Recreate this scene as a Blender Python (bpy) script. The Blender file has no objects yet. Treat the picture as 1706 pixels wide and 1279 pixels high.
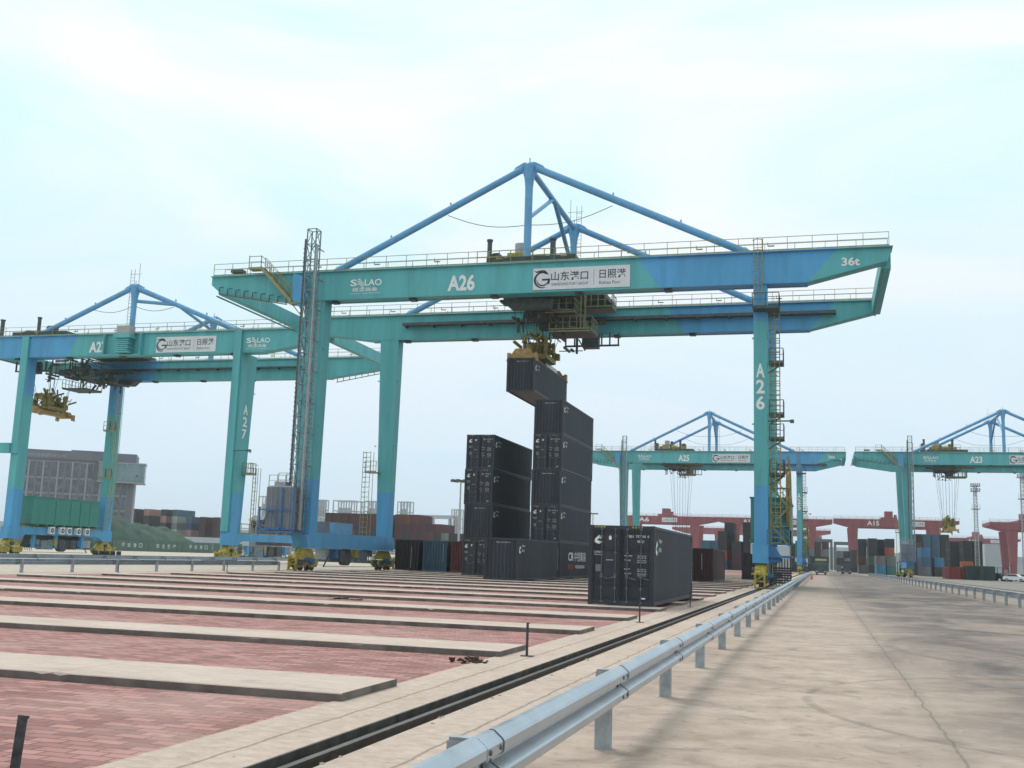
import bpy, math, random
from mathutils import Vector, Matrix, Euler
R = math.radians
random.seed(7)
SC = bpy.context.scene
COL = SC.collection
# ------------------------------------------------------------------ camera
YAW, PIT, ROL, H, F = R(16.188), R(9.135), R(-1.886), 1.75, 1783.9
Fv = Vector((-math.sin(YAW)*math.cos(PIT), math.cos(YAW)*math.cos(PIT), math.sin(PIT)))
R0 = Vector((math.cos(YAW), math.sin(YAW), 0)); U0 = R0.cross(Fv)
Rv = math.cos(ROL)*R0 - math.sin(ROL)*U0
Uv = math.sin(ROL)*R0 + math.cos(ROL)*U0
cd = bpy.data.cameras.new('camera'); cam = bpy.data.objects.new('camera', cd); COL.objects.link(cam)
cd.sensor_width = 36; cd.lens = F/1706*36; cd.clip_end = 20000; cd.clip_start = .05
cam.matrix_world = Matrix(((Rv.x, Uv.x, -Fv.x, 0), (Rv.y, Uv.y, -Fv.y, 0), (Rv.z, Uv.z, -Fv.z, H), (0, 0, 0, 1)))
SC.camera = cam
# ------------------------------------------------------------------ world, sun
SUN_EL, SUN_AZ = R(56), R(318)          # light comes from ahead and to the left, through thin cloud
w = bpy.data.worlds.new('World'); SC.world = w; w.use_nodes = True
nt = w.node_tree; nt.nodes.clear(); L = nt.links.new
def wn(t, **k):
    n = nt.nodes.new(t)
    for a, b in k.items(): setattr(n, a, b)
    return n
sky = wn('ShaderNodeTexSky', sky_type='NISHITA', sun_disc=False, sun_elevation=SUN_EL, sun_rotation=SUN_AZ, air_density=1.0, dust_density=1.5)
b1 = wn('ShaderNodeBackground'); b1.inputs[1].default_value = .1; L(sky.outputs[0], b1.inputs[0])
tc = wn('ShaderNodeTexCoord'); mp = wn('ShaderNodeMapping'); mp.inputs['Scale'].default_value = (1, 1, 3.2); L(tc.outputs['Generated'], mp.inputs[0])
no = wn('ShaderNodeTexNoise'); no.inputs['Scale'].default_value = 2.1; no.inputs['Detail'].default_value = 5; no.inputs['Roughness'].default_value = .5; no.inputs['Distortion'].default_value = .7
L(mp.outputs[0], no.inputs[0])
cr = wn('ShaderNodeValToRGB'); cr.color_ramp.elements[0].position = .38; cr.color_ramp.elements[1].position = .58
cr.color_ramp.elements[0].color = (.70, .94, .98, 1); cr.color_ramp.elements[1].color = (.94, .985, .98, 1); L(no.outputs[0], cr.inputs[0])
sp = wn('ShaderNodeSeparateXYZ'); L(tc.outputs['Generated'], sp.inputs[0])
hr = wn('ShaderNodeMapRange'); hr.inputs['From Min'].default_value = 0; hr.inputs['From Max'].default_value = .36; L(sp.outputs['Z'], hr.inputs[0])
mx = wn('ShaderNodeMix', data_type='RGBA'); mx.inputs[6].default_value = (.60, .75, .89, 1); L(hr.outputs[0], mx.inputs[0]); L(cr.outputs[0], mx.inputs[7])
b2 = wn('ShaderNodeBackground'); b2.inputs[1].default_value = 1.12; L(mx.outputs[2], b2.inputs[0])
ms = wn('ShaderNodeMixShader'); ms.inputs[0].default_value = .92; L(b1.outputs[0], ms.inputs[1]); L(b2.outputs[0], ms.inputs[2])
wo = wn('ShaderNodeOutputWorld'); L(ms.outputs[0], wo.inputs[0])
sd = bpy.data.lights.new('sun', 'SUN'); sd.energy = 1.9; sd.angle = R(24); sd.color = (1, .95, .87)
so = bpy.data.objects.new('sun', sd); COL.objects.link(so)
sdir = Vector((math.sin(SUN_AZ)*math.cos(SUN_EL), math.cos(SUN_AZ)*math.cos(SUN_EL), math.sin(SUN_EL)))
so.rotation_euler = sdir.to_track_quat('Z', 'Y').to_euler()
SC.view_settings.view_transform = 'Standard'; SC.view_settings.look = 'None'; SC.view_settings.exposure = 0.0; SC.view_settings.gamma = 1

def at(u, v, X=None, Y=None, Z=None):
    """point of the place seen at photo pixel u, v on the plane X=, Y= or Z="""
    d = Fv*F + Rv*(u-853) - Uv*(v-639.5)
    t = (X/d.x) if X is not None else (Y/d.y) if Y is not None else ((Z-H)/d.z)
    return Vector((0, 0, H)) + d*t
# ------------------------------------------------------------------ materials
def mat(name, rgb, rough=.6, metal=0, var=.12, scale=3, streak=False, rgb2=None, bump=0, amt=None, objcol=False, spec=.5, fine=None, stain=0, stc=(.16, .10, .07), bdist=.02):
    m = bpy.data.materials.new(name); m.use_nodes = True; t = m.node_tree; n = t.nodes; l = t.links.new
    b = n['Principled BSDF']; b.inputs['Roughness'].default_value = rough; b.inputs['Metallic'].default_value = metal
    b.inputs['Specular IOR Level'].default_value = spec
    g = n.new('ShaderNodeTexCoord'); mpn = n.new('ShaderNodeMapping'); l(g.outputs['Object'], mpn.inputs[0])
    mpn.inputs['Scale'].default_value = (scale, scale, scale*(.12 if streak else 1))
    z = n.new('ShaderNodeTexNoise'); z.inputs['Scale'].default_value = 1; z.inputs['Detail'].default_value = 7; z.inputs['Roughness'].default_value = .62; l(mpn.outputs[0], z.inputs[0])
    r = n.new('ShaderNodeValToRGB'); r.color_ramp.elements[0].position = .3; r.color_ramp.elements[1].position = .7; l(z.outputs[0], r.inputs[0])
    if objcol:
        oi = n.new('ShaderNodeObjectInfo'); mm = n.new('ShaderNodeMix'); mm.data_type = 'RGBA'; mm.blend_type = 'MULTIPLY'; mm.inputs[0].default_value = 1
        r.color_ramp.elements[0].color = (1-var*2.2,)*3+(1,); r.color_ramp.elements[1].color = (1+var*.3,)*3+(1,)
        l(oi.outputs['Color'], mm.inputs[6]); l(r.outputs[0], mm.inputs[7]); out = mm.outputs[2]
    else:
        a = [c*(1-var*1.6) for c in rgb]; c2 = rgb2 or [min(1, c*(1+var)) for c in rgb]
        r.color_ramp.elements[0].color = (*a, 1); r.color_ramp.elements[1].color = (*c2, 1); out = r.outputs[0]
    if stain:
        mp2 = n.new('ShaderNodeMapping'); mp2.inputs['Scale'].default_value = (2.6, 2.6, .28); l(g.outputs['Object'], mp2.inputs[0])
        zs = n.new('ShaderNodeTexNoise'); zs.inputs['Scale'].default_value = 1; zs.inputs['Detail'].default_value = 9; zs.inputs['Roughness'].default_value = .75; l(mp2.outputs[0], zs.inputs[0])
        ms_ = n.new('ShaderNodeMapRange'); ms_.inputs['From Min'].default_value = .56; ms_.inputs['From Max'].default_value = .74; ms_.inputs['To Max'].default_value = stain; l(zs.outputs[0], ms_.inputs[0])
        mxx = n.new('ShaderNodeMix'); mxx.data_type = 'RGBA'; mxx.inputs[7].default_value = (*stc, 1); l(ms_.outputs[0], mxx.inputs[0]); l(out, mxx.inputs[6]); out = mxx.outputs[2]
    l(out, b.inputs['Base Color'])
    rr = n.new('ShaderNodeMapRange'); rr.inputs['To Min'].default_value = max(0, rough-.1); rr.inputs['To Max'].default_value = min(1, rough+.12); l(z.outputs[0], rr.inputs[0]); l(rr.outputs[0], b.inputs['Roughness'])
    if bump:
        z2 = n.new('ShaderNodeTexNoise'); z2.inputs['Scale'].default_value = fine or 60; z2.inputs['Detail'].default_value = 4; l(g.outputs['Object'], z2.inputs[0])
        bp = n.new('ShaderNodeBump'); bp.inputs['Strength'].default_value = bump; bp.inputs['Distance'].default_value = bdist; l(z2.outputs[0], bp.inputs['Height']); l(bp.outputs[0], b.inputs['Normal'])
    return m
TEAL = mat('teal_paint', (.098, .410, .430), .55, var=.12, scale=.9, streak=True, stain=.38, stc=(.07, .16, .16))
BLUE = mat('blue_paint', (.085, .345, .610), .55, var=.13, scale=.9, streak=True, stain=.35, stc=(.06, .15, .26))
UNDER = TEAL
TUBE = mat('light_blue_paint', (.13, .36, .61), .45, var=.10, scale=1.2)
GREY = mat('galvanised_steel', (.40, .42, .43), .45, .5, var=.2, scale=5)
DGREY = mat('dark_steel', (.085, .10, .105), .6, .2, var=.25, scale=3)
OLIVE = mat('greenish_machine_paint', (.055, .080, .072), .6, var=.3, scale=3)
YEL = mat('yellow_paint', (.46, .36, .06), .55, var=.4, scale=4)
YELR = mat('yellow_handrail_paint', (.30, .29, .15), .6, var=.2, scale=3)
OCH = mat('ochre_spreader_paint', (.46, .29, .11), .6, var=.25, scale=3)
WHITE = mat('white_paint', (.78, .79, .78), .6, var=.05)
SIGNW = mat('sign_white', (.66, .68, .69), .5, var=.05, scale=1)
INK = mat('dark_lettering', (.03, .04, .06), .6)
RED = mat('red_lettering', (.55, .06, .05), .6)
CONT = mat('charcoal_container_paint', (.041, .047, .059), .5, var=.25, scale=1.1, streak=True, spec=.35, stain=.5, stc=(.085, .085, .085), bump=.35, fine=1.6, bdist=.05)
CONTD = mat('charcoal_door_paint', (.034, .039, .050), .5, var=.3, scale=1.6, streak=True, spec=.35, stain=.6, stc=(.09, .08, .075))
RUB = mat('black_rubber', (.015, .015, .016), .8)
ROD = mat('lock_rod_steel', (.13, .14, .15), .5, .4, var=.3, scale=6)
ANYC = mat('container_paint', (1, 1, 1), .6, var=.25, scale=.8, streak=True, objcol=True, stain=.35, stc=(.10, .07, .055))
HOUSE = mat('green_house_paint', (.045, .24, .205), .5, var=.12, scale=.7, streak=True)
GLASS = mat('dark_glass', (.05, .07, .09), .15, var=.1)
BRICKR = mat('red_crane_paint', (.27, .062, .075), .6, var=.2, scale=.5, streak=True)
SHED = mat('corrugated_grey_sheet', (.20, .22, .25), .5, .3, var=.2, scale=1, streak=True)
BLACK = mat('black_cable', (.012, .012, .014), .6)
SKIN = mat('skin', (.45, .28, .2), .6)
CLOTH = mat('dark_work_clothes', (.03, .04, .06), .8)
ORANGE = mat('orange_vest', (.65, .18, .03), .8)
CONC = mat('pale_concrete', (.46, .39, .32), .85, var=.16, scale=.9, bump=.25, fine=40)
FRAMEC = mat('pale_frame_concrete', (.42, .44, .46), .8, var=.1)
NET = mat('green_debris_net', (.028, .070, .052), .95, var=.35, scale=.35, bump=.6, fine=2.5)
GLASS2 = mat('blue_grey_window_glass', (.12, .135, .165), .25, var=.3, scale=.5)
HOARD = mat('green_hoarding_sheet', (.085, .15, .125), .6, var=.15, scale=.6, streak=True)
BUILD = mat('grey_cladding', (.155, .16, .19), .6, var=.12, scale=.2)
MULL = mat('pale_mullion', (.34, .345, .37), .5, .2)
def ground_mat(name, kind):
    m = bpy.data.materials.new(name); m.use_nodes = True; t = m.node_tree; n = t.nodes; l = t.links.new
    b = n['Principled BSDF']; b.inputs['Roughness'].default_value = .85; b.inputs['Specular IOR Level'].default_value = .25
    g = n.new('ShaderNodeTexCoord')
    def noise(sx, sy, det=6, ro=.6, dist=0):
        mp_ = n.new('ShaderNodeMapping'); mp_.inputs['Scale'].default_value = (sx, sy, 1); l(g.outputs['Object'], mp_.inputs[0])
        z = n.new('ShaderNodeTexNoise'); z.inputs['Scale'].default_value = 1; z.inputs['Detail'].default_value = det; z.inputs['Roughness'].default_value = ro; z.inputs['Distortion'].default_value = dist
        l(mp_.outputs[0], z.inputs[0]); return z.outputs[0]
    def ramp(v, p0, p1, c0, c1):
        r = n.new('ShaderNodeValToRGB'); e = r.color_ramp.elements; e[0].position = p0; e[1].position = p1; e[0].color = (*c0, 1); e[1].color = (*c1, 1); l(v, r.inputs[0]); return r.outputs[0]
    def mix(f, a, b_, mode='MIX'):
        x = n.new('ShaderNodeMix'); x.data_type = 'RGBA'; x.blend_type = mode
        for i, s in ((0, f), (6, a), (7, b_)):
            if hasattr(s, 'node'): l(s, x.inputs[i])
            elif isinstance(s, (int, float)): x.inputs[i].default_value = s
            else: x.inputs[i].default_value = (*s, 1)
        return x.outputs[2]
    def math_(op, a, b_=0, c=0):
        x = n.new('ShaderNodeMath'); x.operation = op
        for i, s in enumerate((a, b_, c)):
            if hasattr(s, 'node'): l(s, x.inputs[i])
            else: x.inputs[i].default_value = s
        return x.outputs[0]
    sx = n.new('ShaderNodeSeparateXYZ'); l(g.outputs['Object'], sx.inputs[0]); X, Y = sx.outputs[0], sx.outputs[1]
    def sm(v, a, b_):
        x = n.new('ShaderNodeMapRange'); x.interpolation_type = 'SMOOTHSTEP'; x.inputs['From Min'].default_value = a; x.inputs['From Max'].default_value = b_; l(v, x.inputs[0]); return x.outputs[0]
    if kind == 'road':
        base = ramp(noise(.35, .5), .3, .7, (.32, .245, .20), (.49, .395, .33))
        base = mix(.42, base, ramp(noise(1.6, 1.8, 10, .66), .30, .70, (.23, .175, .145), (.60, .48, .40)))
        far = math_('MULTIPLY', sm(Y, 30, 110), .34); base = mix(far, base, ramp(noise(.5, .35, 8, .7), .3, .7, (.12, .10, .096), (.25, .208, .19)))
        # rubber and dust worn into the traffic lane, a band of its own east of the joint
        lane = math_('MULTIPLY', sm(math_('ADD', X, math_('MULTIPLY', noise(.3, .12, 4), 3.0)), 1.6, 4.6), math_('SUBTRACT', 1, math_('MULTIPLY', sm(X, 8.5, 10.5), .7)))
        lane = math_('MULTIPLY', lane, sm(Y, 3, 16))
        patch = sm(noise(.30, .20, 8, .66, .8), .36, .60)
        f = math_('MULTIPLY', math_('MULTIPLY', lane, math_('ADD', math_('MULTIPLY', patch, .54), .44)), 1.0)
        base = mix(f, base, ramp(noise(1.3, 1.3, 12, .76), .32, .68, (.060, .053, .054), (.175, .152, .148)))
        st = sm(noise(.75, .95, 10, .74, 1.2), .50, .68); base = mix(math_('MULTIPLY', st, .5), base, (.14, .105, .09))
        st2 = sm(noise(3.2, 4.0, 8, .7, .5), .56, .68); base = mix(math_('MULTIPLY', st2, .38), base, (.12, .094, .082))
        wt = sm(noise(1.7, 2.4, 8, .72, .6), .62, .72); base = mix(math_('MULTIPLY', wt, .25), base, (.68, .60, .53))
        # construction joint along the road
        wob = math_('MULTIPLY', math_('SUBTRACT', noise(.1, 1.6, 4), .5), .16)
        jd = math_('ABSOLUTE', math_('SUBTRACT', math_('ADD', X, wob), 1.27))
        j = math_('SUBTRACT', 1, sm(jd, .005, .028)); base = mix(math_('MULTIPLY', j, .5), base, (.09, .075, .065))
        j2 = math_('SUBTRACT', 1, sm(jd, .03, .22)); base = mix(math_('MULTIPLY', j2, .22), base, (.18, .15, .13))
        # curved tyre scuffs
        for cx, cy, rad, wd, am in ((4.4, 15.5, 4.6, .07, .42), (6.2, 12.2, 3.3, .14, .3), (6.2, 12.2, 3.7, .1, .25), (9.5, 27, 8, .16, .4), (7.4, 20, 5.2, .14, .35)):
            dx = math_('SUBTRACT', X, cx); dy = math_('SUBTRACT', Y, cy)
            dd = math_('SQRT', math_('ADD', math_('MULTIPLY', dx, dx), math_('MULTIPLY', dy, dy)))
            a = math_('SUBTRACT', 1, sm(math_('ABSOLUTE', math_('SUBTRACT', dd, rad)), wd*.4, wd*1.4))
            a = math_('MULTIPLY', a, math_('SUBTRACT', 1, sm(dx, -.2, 1.4)))
            a = math_('MULTIPLY', math_('MULTIPLY', a, am), sm(noise(1.5, 1.5), .38, .55))
            base = mix(a, base, (.115, .1, .09))
        hgt = noise(14, 14, 8, .75)
    elif kind == 'slab':
        base = ramp(noise(.5, .9), .3, .7, (.44, .345, .295), (.60, .485, .425))
        base = mix(.35, base, ramp(noise(3, 6, 10, .75), .3, .7, (.27, .21, .18), (.68, .565, .50)))
        st = sm(noise(.6, 1.6, 6, .7, .8), .57, .70); base = mix(math_('MULTIPLY', st, .4), base, (.25, .2, .17))
        jd = math_('ABSOLUTE', math_('SUBTRACT', math_('FRACT', math_('ADD', math_('MULTIPLY', X, .16), math_('MULTIPLY', noise(.02, 1.1, 3), .012))), .5))
        j = math_('SUBTRACT', 1, sm(jd, .0006, .0022)); base = mix(math_('MULTIPLY', j, .6), base, (.14, .11, .095))
        hgt = noise(14, 14, 8, .75)
    elif kind == 'strip':
        base = ramp(noise(.6, .35), .3, .7, (.39, .295, .245), (.57, .45, .385))
        base = mix(.42, base, ramp(noise(5, 7, 10, .75), .3, .7, (.20, .155, .125), (.70, .59, .50)))
        st = sm(noise(1.2, 1.2, 6, .7, .8), .6, .75); base = mix(math_('MULTIPLY', st, .45), base, (.2, .16, .13))
        wob = math_('MULTIPLY', math_('SUBTRACT', noise(.1, 2.2, 4), .5), .10)
        jd = math_('ABSOLUTE', math_('SUBTRACT', math_('ADD', X, wob), -4.92 if name == 'kerb_concrete' else -3.4))
        j = math_('SUBTRACT', 1, sm(jd, .006, .03)); base = mix(math_('MULTIPLY', j, .6), base, (.13, .1, .08))
        hgt = noise(14, 14, 8, .75)
    elif kind == 'paver':
        mp_ = n.new('ShaderNodeMapping'); mp_.inputs['Rotation'].default_value = (0, 0, R(0)); l(g.outputs['Object'], mp_.inputs[0])
        br = n.new('ShaderNodeTexBrick'); br.inputs['Scale'].default_value = 1; br.inputs['Brick Width'].default_value = .34; br.inputs['Row Height'].default_value = .17
        br.inputs['Mortar Size'].default_value = .012; br.inputs['Bias'].default_value = 0; br.inputs['Color1'].default_value = (.17, .070, .066, 1); br.inputs['Color2'].default_value = (.50, .255, .235, 1); br.inputs['Mortar'].default_value = (.065, .040, .036, 1)
        l(mp_.outputs[0], br.inputs[0]); base = br.outputs[0]
        base = mix(.34, base, ramp(noise(.8, 1.0, 10, .72), .3, .7, (.24, .108, .098), (.50, .27, .25)))
        pale = sm(noise(.25, .3, 4, .6, .5), .45, .65); base = mix(math_('MULTIPLY', pale, .4), base, (.44, .31, .275))
        tile = sm(noise(4.5, 9, 2, .4), .60, .63); base = mix(math_('MULTIPLY', tile, .4), base, (.19, .10, .09))
        hgt = br.outputs['Fac']; 
    else:
        base = ramp(noise(.05, .05), .3, .7, (.17, .155, .14), (.28, .255, .23)); hgt = noise(2, 2)
    l(base, b.inputs['Base Color'])
    bp = n.new('ShaderNodeBump'); bp.inputs['Strength'].default_value = .35 if kind in ('paver', 'slab') else .2; bp.inputs['Distance'].default_value = .012 if kind != 'road' else .006
    if kind == 'paver': bp.invert = True
    l(hgt, bp.inputs['Height']); l(bp.outputs[0], b.inputs['Normal'])
    return m
# slab sides: shade painted in as a darker, stained colour; top smooth trowelled concrete
SLABM = ground_mat('slab_concrete', 'slab')
SLABS = mat('slab_side_shade', (.17, .145, .128), .9, var=.35, scale=1.5, bump=.4, fine=25)

# ------------------------------------------------------------------ mesh helper
class MB:
    def __init__(s): s.v = []; s.f = []; s.m = []; s.s = []; s.cm = 0
    def mt(s, i): s.cm = i; return s
    def add(s, vs, fs, smooth=False):
        o = len(s.v); s.v += [tuple(p) for p in vs]
        for f in fs: s.f.append(tuple(o+i for i in f)); s.m.append(s.cm); s.s.append(smooth)
        return s
    def hexa(s, p): return s.add(p, [(3, 2, 1, 0), (4, 5, 6, 7), (0, 1, 5, 4), (1, 2, 6, 5), (2, 3, 7, 6), (3, 0, 4, 7)])
    def box(s, x0, x1, y0, y1, z0, z1):
        return s.hexa([(x0, y0, z0), (x1, y0, z0), (x1, y1, z0), (x0, y1, z0), (x0, y0, z1), (x1, y0, z1), (x1, y1, z1), (x0, y1, z1)])
    def prism(s, poly, a, b, ax='y'):
        n = len(poly)
        def P(q, t): return (q[0], t, q[1]) if ax == 'y' else (t, q[0], q[1]) if ax == 'x' else (q[0], q[1], t)
        vs = [P(q, a) for q in poly]+[P(q, b) for q in poly]
        return s.add(vs, [tuple(range(n))[::-1], tuple(range(n, 2*n))]+[(i, (i+1) % n, n+(i+1) % n, n+i) for i in range(n)])
    def bar(s, p, q, w=.06, h=None):
        p, q = Vector(p), Vector(q); d = q-p
        if d.length < 1e-6: return s
        h = h or w; d.normalize(); up = Vector((0, 0, 1)) if abs(d.z) < .95 else Vector((0, 1, 0))
        a = d.cross(up).normalized()*w/2; b = a.cross(d).normalized()*h/2
        return s.hexa([p-a-b, p+a-b, p+a+b, p-a+b, q-a-b, q+a-b, q+a+b, q-a+b])
    def tube(s, p, q, r, n=12, r2=None, caps=True):
        p, q = Vector(p), Vector(q); d = (q-p).normalized(); up = Vector((0, 0, 1)) if abs(d.z) < .95 else Vector((0, 1, 0))
        a = d.cross(up).normalized(); b = a.cross(d).normalized(); r2 = r if r2 is None else r2
        vs = [p+(a*math.cos(t)+b*math.sin(t))*r for t in [2*math.pi*i/n for i in range(n)]]+[q+(a*math.cos(t)+b*math.sin(t))*r2 for t in [2*math.pi*i/n for i in range(n)]]
        s.add(vs, [(i, (i+1) % n, n+(i+1) % n, n+i) for i in range(n)], True)
        if caps: s.add(vs, [tuple(range(n))[::-1], tuple(range(n, 2*n))])
        return s
    def path(s, pts, r, n=8):
        for a, b in zip(pts, pts[1:]): s.tube(a, b, r, n)
        return s
    def ball(s, c, r, n=10, sz=1):
        vs = []; fs = []
        k = n//2
        for i in range(k+1):
            t = math.pi*i/k
            for j in range(n): a = 2*math.pi*j/n; vs.append((c[0]+r*math.sin(t)*math.cos(a), c[1]+r*math.sin(t)*math.sin(a), c[2]+r*sz*math.cos(t)))
        for i in range(k):
            for j in range(n): fs.append((i*n+j, (i+1)*n+j, (i+1)*n+(j+1) % n, i*n+(j+1) % n))
        return s.add(vs, fs, True)
    def rail(s, pts, h=1.1, step=1.6, w=.05, mids=(.55,), post=True):
        for a, b in zip(pts, pts[1:]):
            a, b = Vector(a), Vector(b); L_ = (b-a).length; n = max(1, round(L_/step)); z = Vector((0, 0, h))
            s.bar(a+z, b+z, w)
            for m_ in mids: s.bar(a+z*m_, b+z*m_, w*.75)
            s.bar(a+z*.06, b+z*.06, w*.5, .1)
            if post:
                for i in range(n+1): p = a.lerp(b, i/n); s.bar(p, p+z, w)
        return s
    def build(s, name, mats, parent=None):
        me = bpy.data.meshes.new(name); me.from_pydata(s.v, [], s.f)
        mats = mats if isinstance(mats, (list, tuple)) else [mats]
        for m_ in mats: me.materials.append(m_)
        me.polygons.foreach_set('material_index', s.m); me.polygons.foreach_set('use_smooth', s.s); me.update()
        o = bpy.data.objects.new(name, me); COL.objects.link(o); o.parent = parent
        return o
def tag(o, label=None, cat=None, group=None, kind=None):
    for k, v in (('label', label), ('category', cat), ('group', group), ('kind', kind)):
        if v: o[k] = v
    return o
def root(name, loc, rz=0, label=None, cat=None, group=None):
    o = bpy.data.objects.new(name, None); COL.objects.link(o); o.location = loc; o.rotation_euler.z = rz; o.empty_display_size = .5
    return tag(o, label, cat, group)
def struct(o): o['kind'] = 'structure'; return o
def text(body, h, org, xd, zd, m, parent, name='lettering', width=None, bold=0, ext=.004, align='LEFT'):
    """writing as a thin mesh; h is the height of a capital, org its lower left corner"""
    c = bpy.data.curves.new('t', 'FONT'); c.body = body; c.size = 1; c.offset = bold; c.resolution_u = 3; c.extrude = 0
    t = bpy.data.objects.new('t', c); COL.objects.link(t); bpy.context.view_layer.update()
    me = bpy.data.meshes.new_from_object(t.evaluated_get(bpy.context.evaluated_depsgraph_get())); bpy.data.objects.remove(t); bpy.data.curves.remove(c)
    xs = [v.co.x for v in me.vertices]; ys = [v.co.y for v in me.vertices]
    if not xs: return None
    x0, x1, y0, y1 = min(xs), max(xs), min(ys), max(ys); sy = h/(y1-y0); sx = (width/(x1-x0)) if width else sy
    xd = Vector(xd).normalized(); zd = Vector(zd).normalized(); nn = xd.cross(zd).normalized(); org = Vector(org)
    for v in me.vertices: v.co = org + xd*((v.co.x-x0)*sx) + zd*((v.co.y-y0)*sy) + nn*ext
    me.name = name; me.materials.clear(); me.materials.append(m)
    o = bpy.data.objects.new(name, me); COL.objects.link(o); o.parent = parent
    return o
# ------------------------------------------------------------------ ground
GEN = ground_mat('yard_ground', 'gen'); ROAD = ground_mat('road_concrete', 'road'); KERB = ground_mat('kerb_concrete', 'strip'); KERB2 = ground_mat('rail_side_concrete', 'strip'); PAV = ground_mat('red_pavers', 'paver')
struct(MB().box(-4000, 4000, -200, 6000, -1.4, -.27).build('ground', GEN))
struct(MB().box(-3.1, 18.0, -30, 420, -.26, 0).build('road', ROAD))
struct(MB().box(-3.98, -3.102, -30, 420, -.26, .006).build('rail_side_strip', KERB2))
struct(MB().box(-5.50, -4.43, -30, 420, -.26, .012).build('kerb_strip', KERB))
struct(MB().box(-39.6, -5.503, -30, 420, -.26, 0).build('paved_yard', PAV))
struct(MB().box(-40.95, -39.603, -30, 420, -.26, .012).build('left_kerb_strip', KERB))
struct(MB().box(-500, -41.25, -30, 700, -.26, 0).build('far_lane', CONC))
struct(MB().box(18.8, 600, -30, 700, -.26, 0).build('right_yard', GEN))
def crane_rail(x, label):
    m = MB().prism([(x-.09, -.26), (x+.09, -.26), (x+.09, -.22), (x+.02, -.18), (x+.02, -.045), (x+.036, -.045), (x+.036, -.012), (x-.036, -.012), (x-.036, -.045), (x-.02, -.045), (x-.02, -.18), (x-.09, -.22)], -30, 420)
    tag(m.build('crane_rail', mat('rail_steel', (.10, .092, .085), .45, .6, var=.3, scale=5)), label, 'rail', 'crane rails in the yard')
crane_rail(-4.245, 'long dark steel rail in the groove beside the galvanised barrier, running from the foreground')
crane_rail(-41.1, 'steel rail under the wide left legs of the big A26 crane')
crane_rail(18.4, 'steel rail under the left legs of the crane marked A23')
# steel angle lining the groove
tag(MB().box(-4.445, -4.418, -30, 420, -.258, .02).build('groove_edging', mat('rusty_edging', (.085, .075, .066), .7, .3, var=.4, scale=4)), 'dark steel edging along the near side of the rail groove', 'edging')
struct(MB().box(-4.41, -3.985, -30, 420, -.268, -.262).box(-4.43, -4.41, -30, 420, -.268, -.262).build('groove_bed', mat('groove_dark', (.028, .024, .021), .95, var=.5, scale=6)))  # bed of the groove, coloured much darker than the yard ground
# slabs
SLX0, SLX1 = -37.7, -5.40
def slab(y0, i):
    m = MB(); wd = 1.72; hh = .105; n = 240; rng = random.Random(i); vs = []
    for k in range(n+1):
        x = SLX0+(SLX1-SLX0)*k/n; a = .012+(.035*rng.random() if rng.random() < .07 and 6 < k < n-6 else 0); b_ = .012+(.035*rng.random() if rng.random() < .07 and 6 < k < n-6 else 0)
        w1 = .003*math.sin(k*.13+i)+.002*rng.random()
        vs += [(x, y0+w1, 0), (x, y0+w1, hh-a), (x, y0+a+w1, hh), (x, y0+wd-b_, hh), (x, y0+wd, hh-b_), (x, y0+wd, 0)]
    for q, mi in ((0, 1), (1, 1 if i % 3 else 0), (2, 0), (3, 0), (4, 1)):
        m.mt(mi).add(vs, [(6*k+q, 6*(k+1)+q, 6*(k+1)+q+1, 6*k+q+1) for k in range(n)])
    m.mt(1).add(vs[:6], [(0, 1, 2, 3, 4, 5)]); m.add(vs[-6:], [(5, 4, 3, 2, 1, 0)])
    return m.build('concrete_slab', [SLABM, SLABS])
ORD = ['first', 'second', 'third', 'fourth', 'fifth', 'sixth', 'seventh', 'eighth', 'ninth', 'tenth', 'eleventh', 'twelfth', 'thirteenth', 'fourteenth', 'fifteenth', 'sixteenth', 'seventeenth', 'eighteenth', 'nineteenth', 'twentieth', 'twenty-first', 'twenty-second', 'twenty-third', 'twenty-fourth']
for i in range(24):
    tag(slab(11.9+6.5*i, i), 'long pale concrete slab on red pavers, %s counted from the foreground' % ORD[i], 'concrete slab', 'concrete slabs laid across the red paving')

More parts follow.
